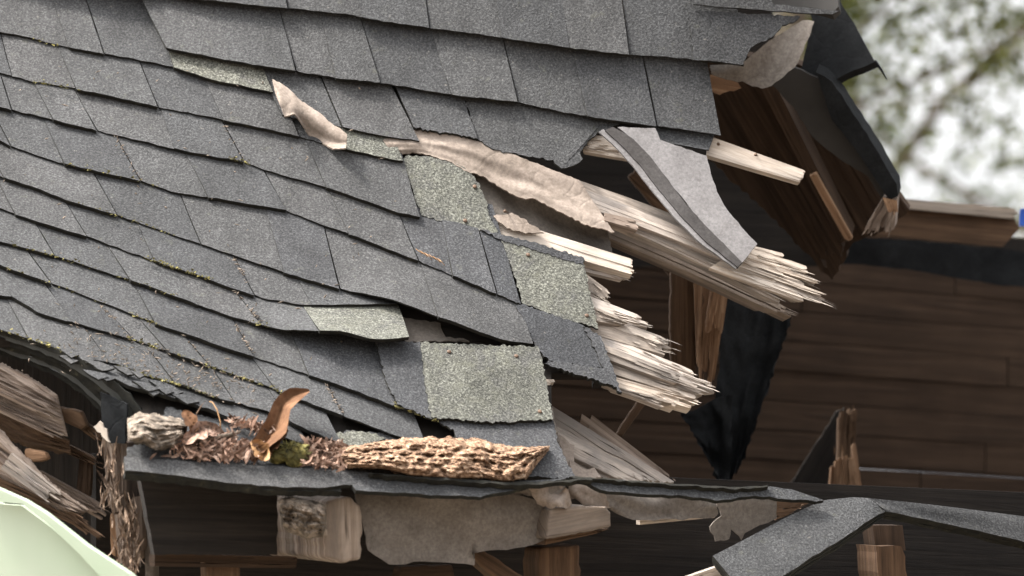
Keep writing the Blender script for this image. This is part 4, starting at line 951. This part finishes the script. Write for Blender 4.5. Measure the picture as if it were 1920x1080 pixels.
o = leafmesh('dead_leaf', [(345, 830), (365, 812), (388, 802), (420, 812)], 15, 'litter', roofD, lambda s: 0.03 + 0.01 * math.sin(s * 4), 0.9)
tag(o, 'pinkish crumpled leaf on the litter beside the twig', 'leaf')
# litter: shredded leaf bits, nobody could count them
rng = random.Random(12)
V = []; F = []
for i in range(900):
    band = rng.random()
    if band < 0.4: x = rng.gauss(385, 30); y = 838 + rng.uniform(-26, 20)
    elif band < 0.6: x = rng.gauss(455, 18); y = 842 + rng.uniform(-14, 16)
    elif band < 0.9: x = rng.uniform(570, 645); y = 848 + rng.uniform(-24, 26) + (x - 600) * 0.15
    else: x = rng.uniform(430, 520); y = 785 + (x - 430) * 0.25 + rng.uniform(-6, 8)
    c = P(x, y, roofD, 0.008 + 0.03 * rng.random()); L_ = rng.uniform(0.004, 0.017); w_ = rng.uniform(0.0008, 0.0036)
    d = Vector((rng.uniform(-1, 1), rng.uniform(-0.6, 0.6), rng.uniform(-0.8, 0.8))).normalized(); q = d.cross(Vector((rng.uniform(-1, 1), -1, rng.uniform(-1, 1)))).normalized()
    bnd = d.cross(q) * L_ * rng.uniform(-0.6, 0.6)
    k = len(V)
    for s_ in (-1, -0.33, 0.33, 1):
        ww = w_ * (1 if abs(s_) < 0.5 else 0.35)
        V += [c + d * L_ * s_ + q * ww + bnd * s_ * s_, c + d * L_ * s_ - q * ww + bnd * s_ * s_]
    for s_ in range(3): F.append([k + 2 * s_, k + 2 * s_ + 1, k + 2 * s_ + 3, k + 2 * s_ + 2])
tag(link('leaf_litter', V, F, 'litter'), 'shredded dry leaf litter and bark scraps heaped along the eave', 'leaf litter', kind='stuff')
# mossy clump with curled tufts
mc = empty('moss_clump', P(545, 850, roofD, 0.01), 'dark spiky moss clump with yellowish tufts right of the tall leaf', 'moss')
lump('moss_core', (545, 852), (0.034, 0.02, 0.022), 'moss', None, 4, roofD, 0.5, 60).parent = mc
V = []; F = []
c0 = P(545, 852, roofD, 0.02)
for i in range(260):
    a = rng.uniform(0, 2 * math.pi); d = Vector((math.cos(a) * 1.2, -abs(rng.gauss(0, 0.7)), abs(math.sin(a)) * 1.0 - 0.1)).normalized()
    b_ = c0 + Vector((d.x * 0.032, d.y * 0.018, d.z * 0.02)); e = b_ + d * rng.uniform(0.004, 0.012) + Vector((0, 0, -0.003)); q = d.orthogonal() * 0.0012
    k = len(V); V += [b_ + q, b_ - q, e]; F.append([k, k + 1, k + 2])
tag(link('moss_tuft', V, F, 'moss', mc), kind='stuff')
# twig and dry grass stems
RP = lambda x, y, h: P(x, y, roofD, h)
o = tube('twig', [RP(352, 830, .03), RP(375, 824, .035), RP(405, 820, .034), RP(430, 816, .036), RP(450, 808, .03)], [.004, .005, .005, .004, .002], 'rot_grey', None, 8)
tag(o, 'grey brown twig lying across the leaf litter', 'twig')
o = tube('grass_stem', [RP(414, 812, .02), RP(413, 790, .04), RP(407, 768, .05), RP(398, 754, .055), RP(393, 753, .05)], [.0013, .0013, .0012, .001, .0008], 'leaf_tan', None, 6)
tag(o, 'pale dry grass stem arching above the litter', 'dry stem', 'dry stems in the litter')
o = tube('grass_stem', [RP(366, 790, .03), RP(369, 775, .05), RP(378, 760, .06), RP(385, 752, .06)], [.0013, .0013, .001, .0007], 'wood_brown', None, 6)
tag(o, 'dark dry stem beside the brown leaf on the log', 'dry stem', 'dry stems in the litter')
# pine needles (rusty) stuck on a tab
for i in range(6):
    x = 780 + i * 8; y = 467 + i * 3.5
    o = tube('pine_needle', [RP(x, y, .02), RP(x + 6, y + 4, .023), RP(x + 14, y + 9 + (i % 3) * 2, .021)], .0009, 'leaf_tan', None, 5)
    tag(o, 'rusty pine needle in the little cluster on the dark tab', 'pine needle', 'pine needles on the dark tab')

# peeled beige tab curling out near the top left
cs = patch('curled_shingle', [(511, 149), (530, 157), (548, 172), (562, 187), (582, 200), (600, 212), (622, 232), (640, 242), (651, 252)], [(516, 172), (524, 192), (535, 219), (552, 213), (566, 232), (581, 256), (600, 266), (625, 279), (649, 277)], roofD, 0.004, 'felt', None, nc=40, nr=12, side='felt',
           h=lambda s, t: 0.030 + 0.030 * math.sin(s * 6.5 + 0.2) * t * t + 0.010 * abs(math.sin(t * 3.1 + s)) + 0.0008 * noise.noise(Vector((s * 12, t * 5, 1))), jit=0.8, jt=0.8)
tag(cs, 'curled beige shingle flap turned backing side out among grey tabs', 'torn shingle')

# loose strip dangling over the long board: face plus turned-down edge
ls = empty('dangling_shingle_strip', P(1270, 350, roofD, 0.03), 'grey shingle strip dangling over the long splintered board', 'torn shingle')
HD = lambda x, y: roofD(x, y) - 0.05
slab('strip_face', [(1158, 238), (1229, 240), (1238, 262), (1325, 292), (1333, 325), (1345, 360), (1358, 385), (1376, 408), (1398, 434), (1420, 457), (1404, 478), (1390, 494), (1365, 465), (1330, 432), (1300, 398), (1275, 365), (1240, 322), (1215, 290), (1185, 260)], HD, 0.004, 'strip_back', ls, jit=1.0, step=10)
patch('strip_edge', [(1150, 238), (1185, 258), (1220, 294), (1258, 345), (1290, 388), (1330, 430), (1392, 492)], [(1134, 244), (1164, 270), (1200, 309), (1240, 361), (1276, 404), (1316, 446), (1383, 501)], lambda x, y: HD(x, y) - 0.002, 0.006, 'strip_edge', ls, nc=24, nr=2, side='strip_edge', jit=0.8)
patch('strip_rim', [(1132, 242), (1162, 268), (1198, 307), (1238, 359), (1274, 402), (1314, 444), (1382, 499)], [(1123, 247), (1154, 274), (1189, 314), (1230, 366), (1267, 410), (1308, 451), (1380, 504)], lambda x, y: HD(x, y) + 0.002, 0.004, 'strip_back', ls, nc=24, nr=1, side='strip_back', jit=0.8)

# pale green painted panel, bottom left
gp = empty('green_panel', P(80, 1020, CL(-0.25), 0), 'pale green painted panel with an angled lip at the lower left corner', 'panel')
GD = CL(-0.28)
slab('panel_face', [(-80, 890), (0, 945), (40, 948), (90, 985), (160, 1045), (215, 1100), (-80, 1100)], GD, 0.02, 'green', gp)
slab('panel_lip', [(-80, 880), (0, 918), (45, 938), (84, 962), (160, 1022), (242, 1076), (265, 1100), (205, 1100), (150, 1040), (85, 978), (42, 945), (0, 941), (-80, 888)], CL(-0.31), 0.02, 'green', gp)

# cable across the attic, blue tarp corner
o = tube('cable', [P(1600, 879, flat(13.9)), P(1700, 884, flat(13.85)), P(1850, 893, flat(13.8)), P(2050, 906, flat(13.8))], 0.0011, 'cable', None, 6)
tag(o, 'thin grey cable strung across the dark attic', 'cable')
o = slab('blue_tarp', [(1913, 392), (1960, 385), (1960, 470), (1925, 424), (1911, 424)], flat(13.4), 0.004, 'blue', None, jit=1)
tag(o, 'blue tarp corner at the right end of the wall plate', 'tarp')

# ------------------------------------------------------------------ trees beyond
def tree(seed, base, height, crown_r, crown_z, nleaf, mat, label, leaf=0.045):
    rng = random.Random(seed)
    root = empty('tree', base, label, 'tree', 'trees behind the house')
    B = Vector(base); V = []; F = []; tips = []
    def limb(p, d, L_, r, lev):
        pts = [p]; n = 6
        for i in range(n):
            d = (d + Vector((rng.uniform(-1, 1), rng.uniform(-1, 1), rng.uniform(-0.5, 0.6))) * 0.22).normalized()
            pts.append(pts[-1] + d * L_ / n)
            if lev < 4 and i >= 1 and rng.random() < (0.85 if lev else 0.8):
                e = (d + Vector((rng.uniform(-1, 1), rng.uniform(-1, 1), rng.uniform(-0.35, 0.5))) * 1.0).normalized()
                limb(pts[-1], e, L_ * rng.uniform(0.45, 0.7), r * 0.5 * (1 - 0.08 * i), lev + 1)
        rs = [r * (1 - 0.72 * i / n) for i in range(n + 1)]
        v, f = tube(None, pts, rs, None, k=6 if lev < 2 else 4)
        k = len(V); V.extend(v); F.extend([[q + k for q in ff] for ff in f])
        if lev >= 2: tips.extend(pts[2:])
    limb(B + Vector((0, 0, -0.1)), Vector((0, 0, 1)), height, 0.17, 0)
    tr_ = link('trunk', V, F, 'bark', root)
    V = []; F = []
    cz = Vector((B.x, B.y, crown_z))
    while len(V) < nleaf * 4:
        if tips and rng.random() < 0.93:
            c = rng.choice(tips) + Vector((rng.gauss(0, 0.10), rng.gauss(0, 0.10), rng.gauss(0, 0.10)))
        else:
            d = Vector((rng.gauss(0, 1), rng.gauss(0, 1), rng.gauss(0, 1))).normalized(); c = cz + d * crown_r * rng.random() ** 0.4
        for _ in range(5):
            p = c + Vector((rng.gauss(0, 0.06), rng.gauss(0, 0.06), rng.gauss(0, 0.05)))
            a = Vector((rng.uniform(-1, 1), rng.uniform(-1, 1), rng.uniform(-1, 0.4))).normalized(); b = a.orthogonal().normalized()
            b = (b + a.cross(b) * rng.uniform(-1, 1)).normalized(); s_ = leaf * rng.uniform(0.6, 1.3)
            k = len(V); V += [p, p + a * s_ + b * s_ * 0.35, p + a * s_ * 2, p + a * s_ - b * s_ * 0.35]; F.append([k, k + 1, k + 2, k + 3])
    tag(link('crown', V, F, mat, root), kind='stuff')
tree(3, (1.9, 22.5, 0), 6.0, 1.9, 4.7, 70000, 'foliage2', 'olive green tree with bare limbs showing just past the roof corner', 0.03)
tree(8, (3.2, 27.0, 0), 7.5, 2.5, 5.6, 90000, 'foliage', 'green leafy tree filling the upper right behind the roof', 0.04)
tree(14, (0.2, 31.0, 0), 8.5, 2.8, 6.5, 60000, 'foliage2', 'taller pale tree farthest behind the roof', 0.04)
settle()
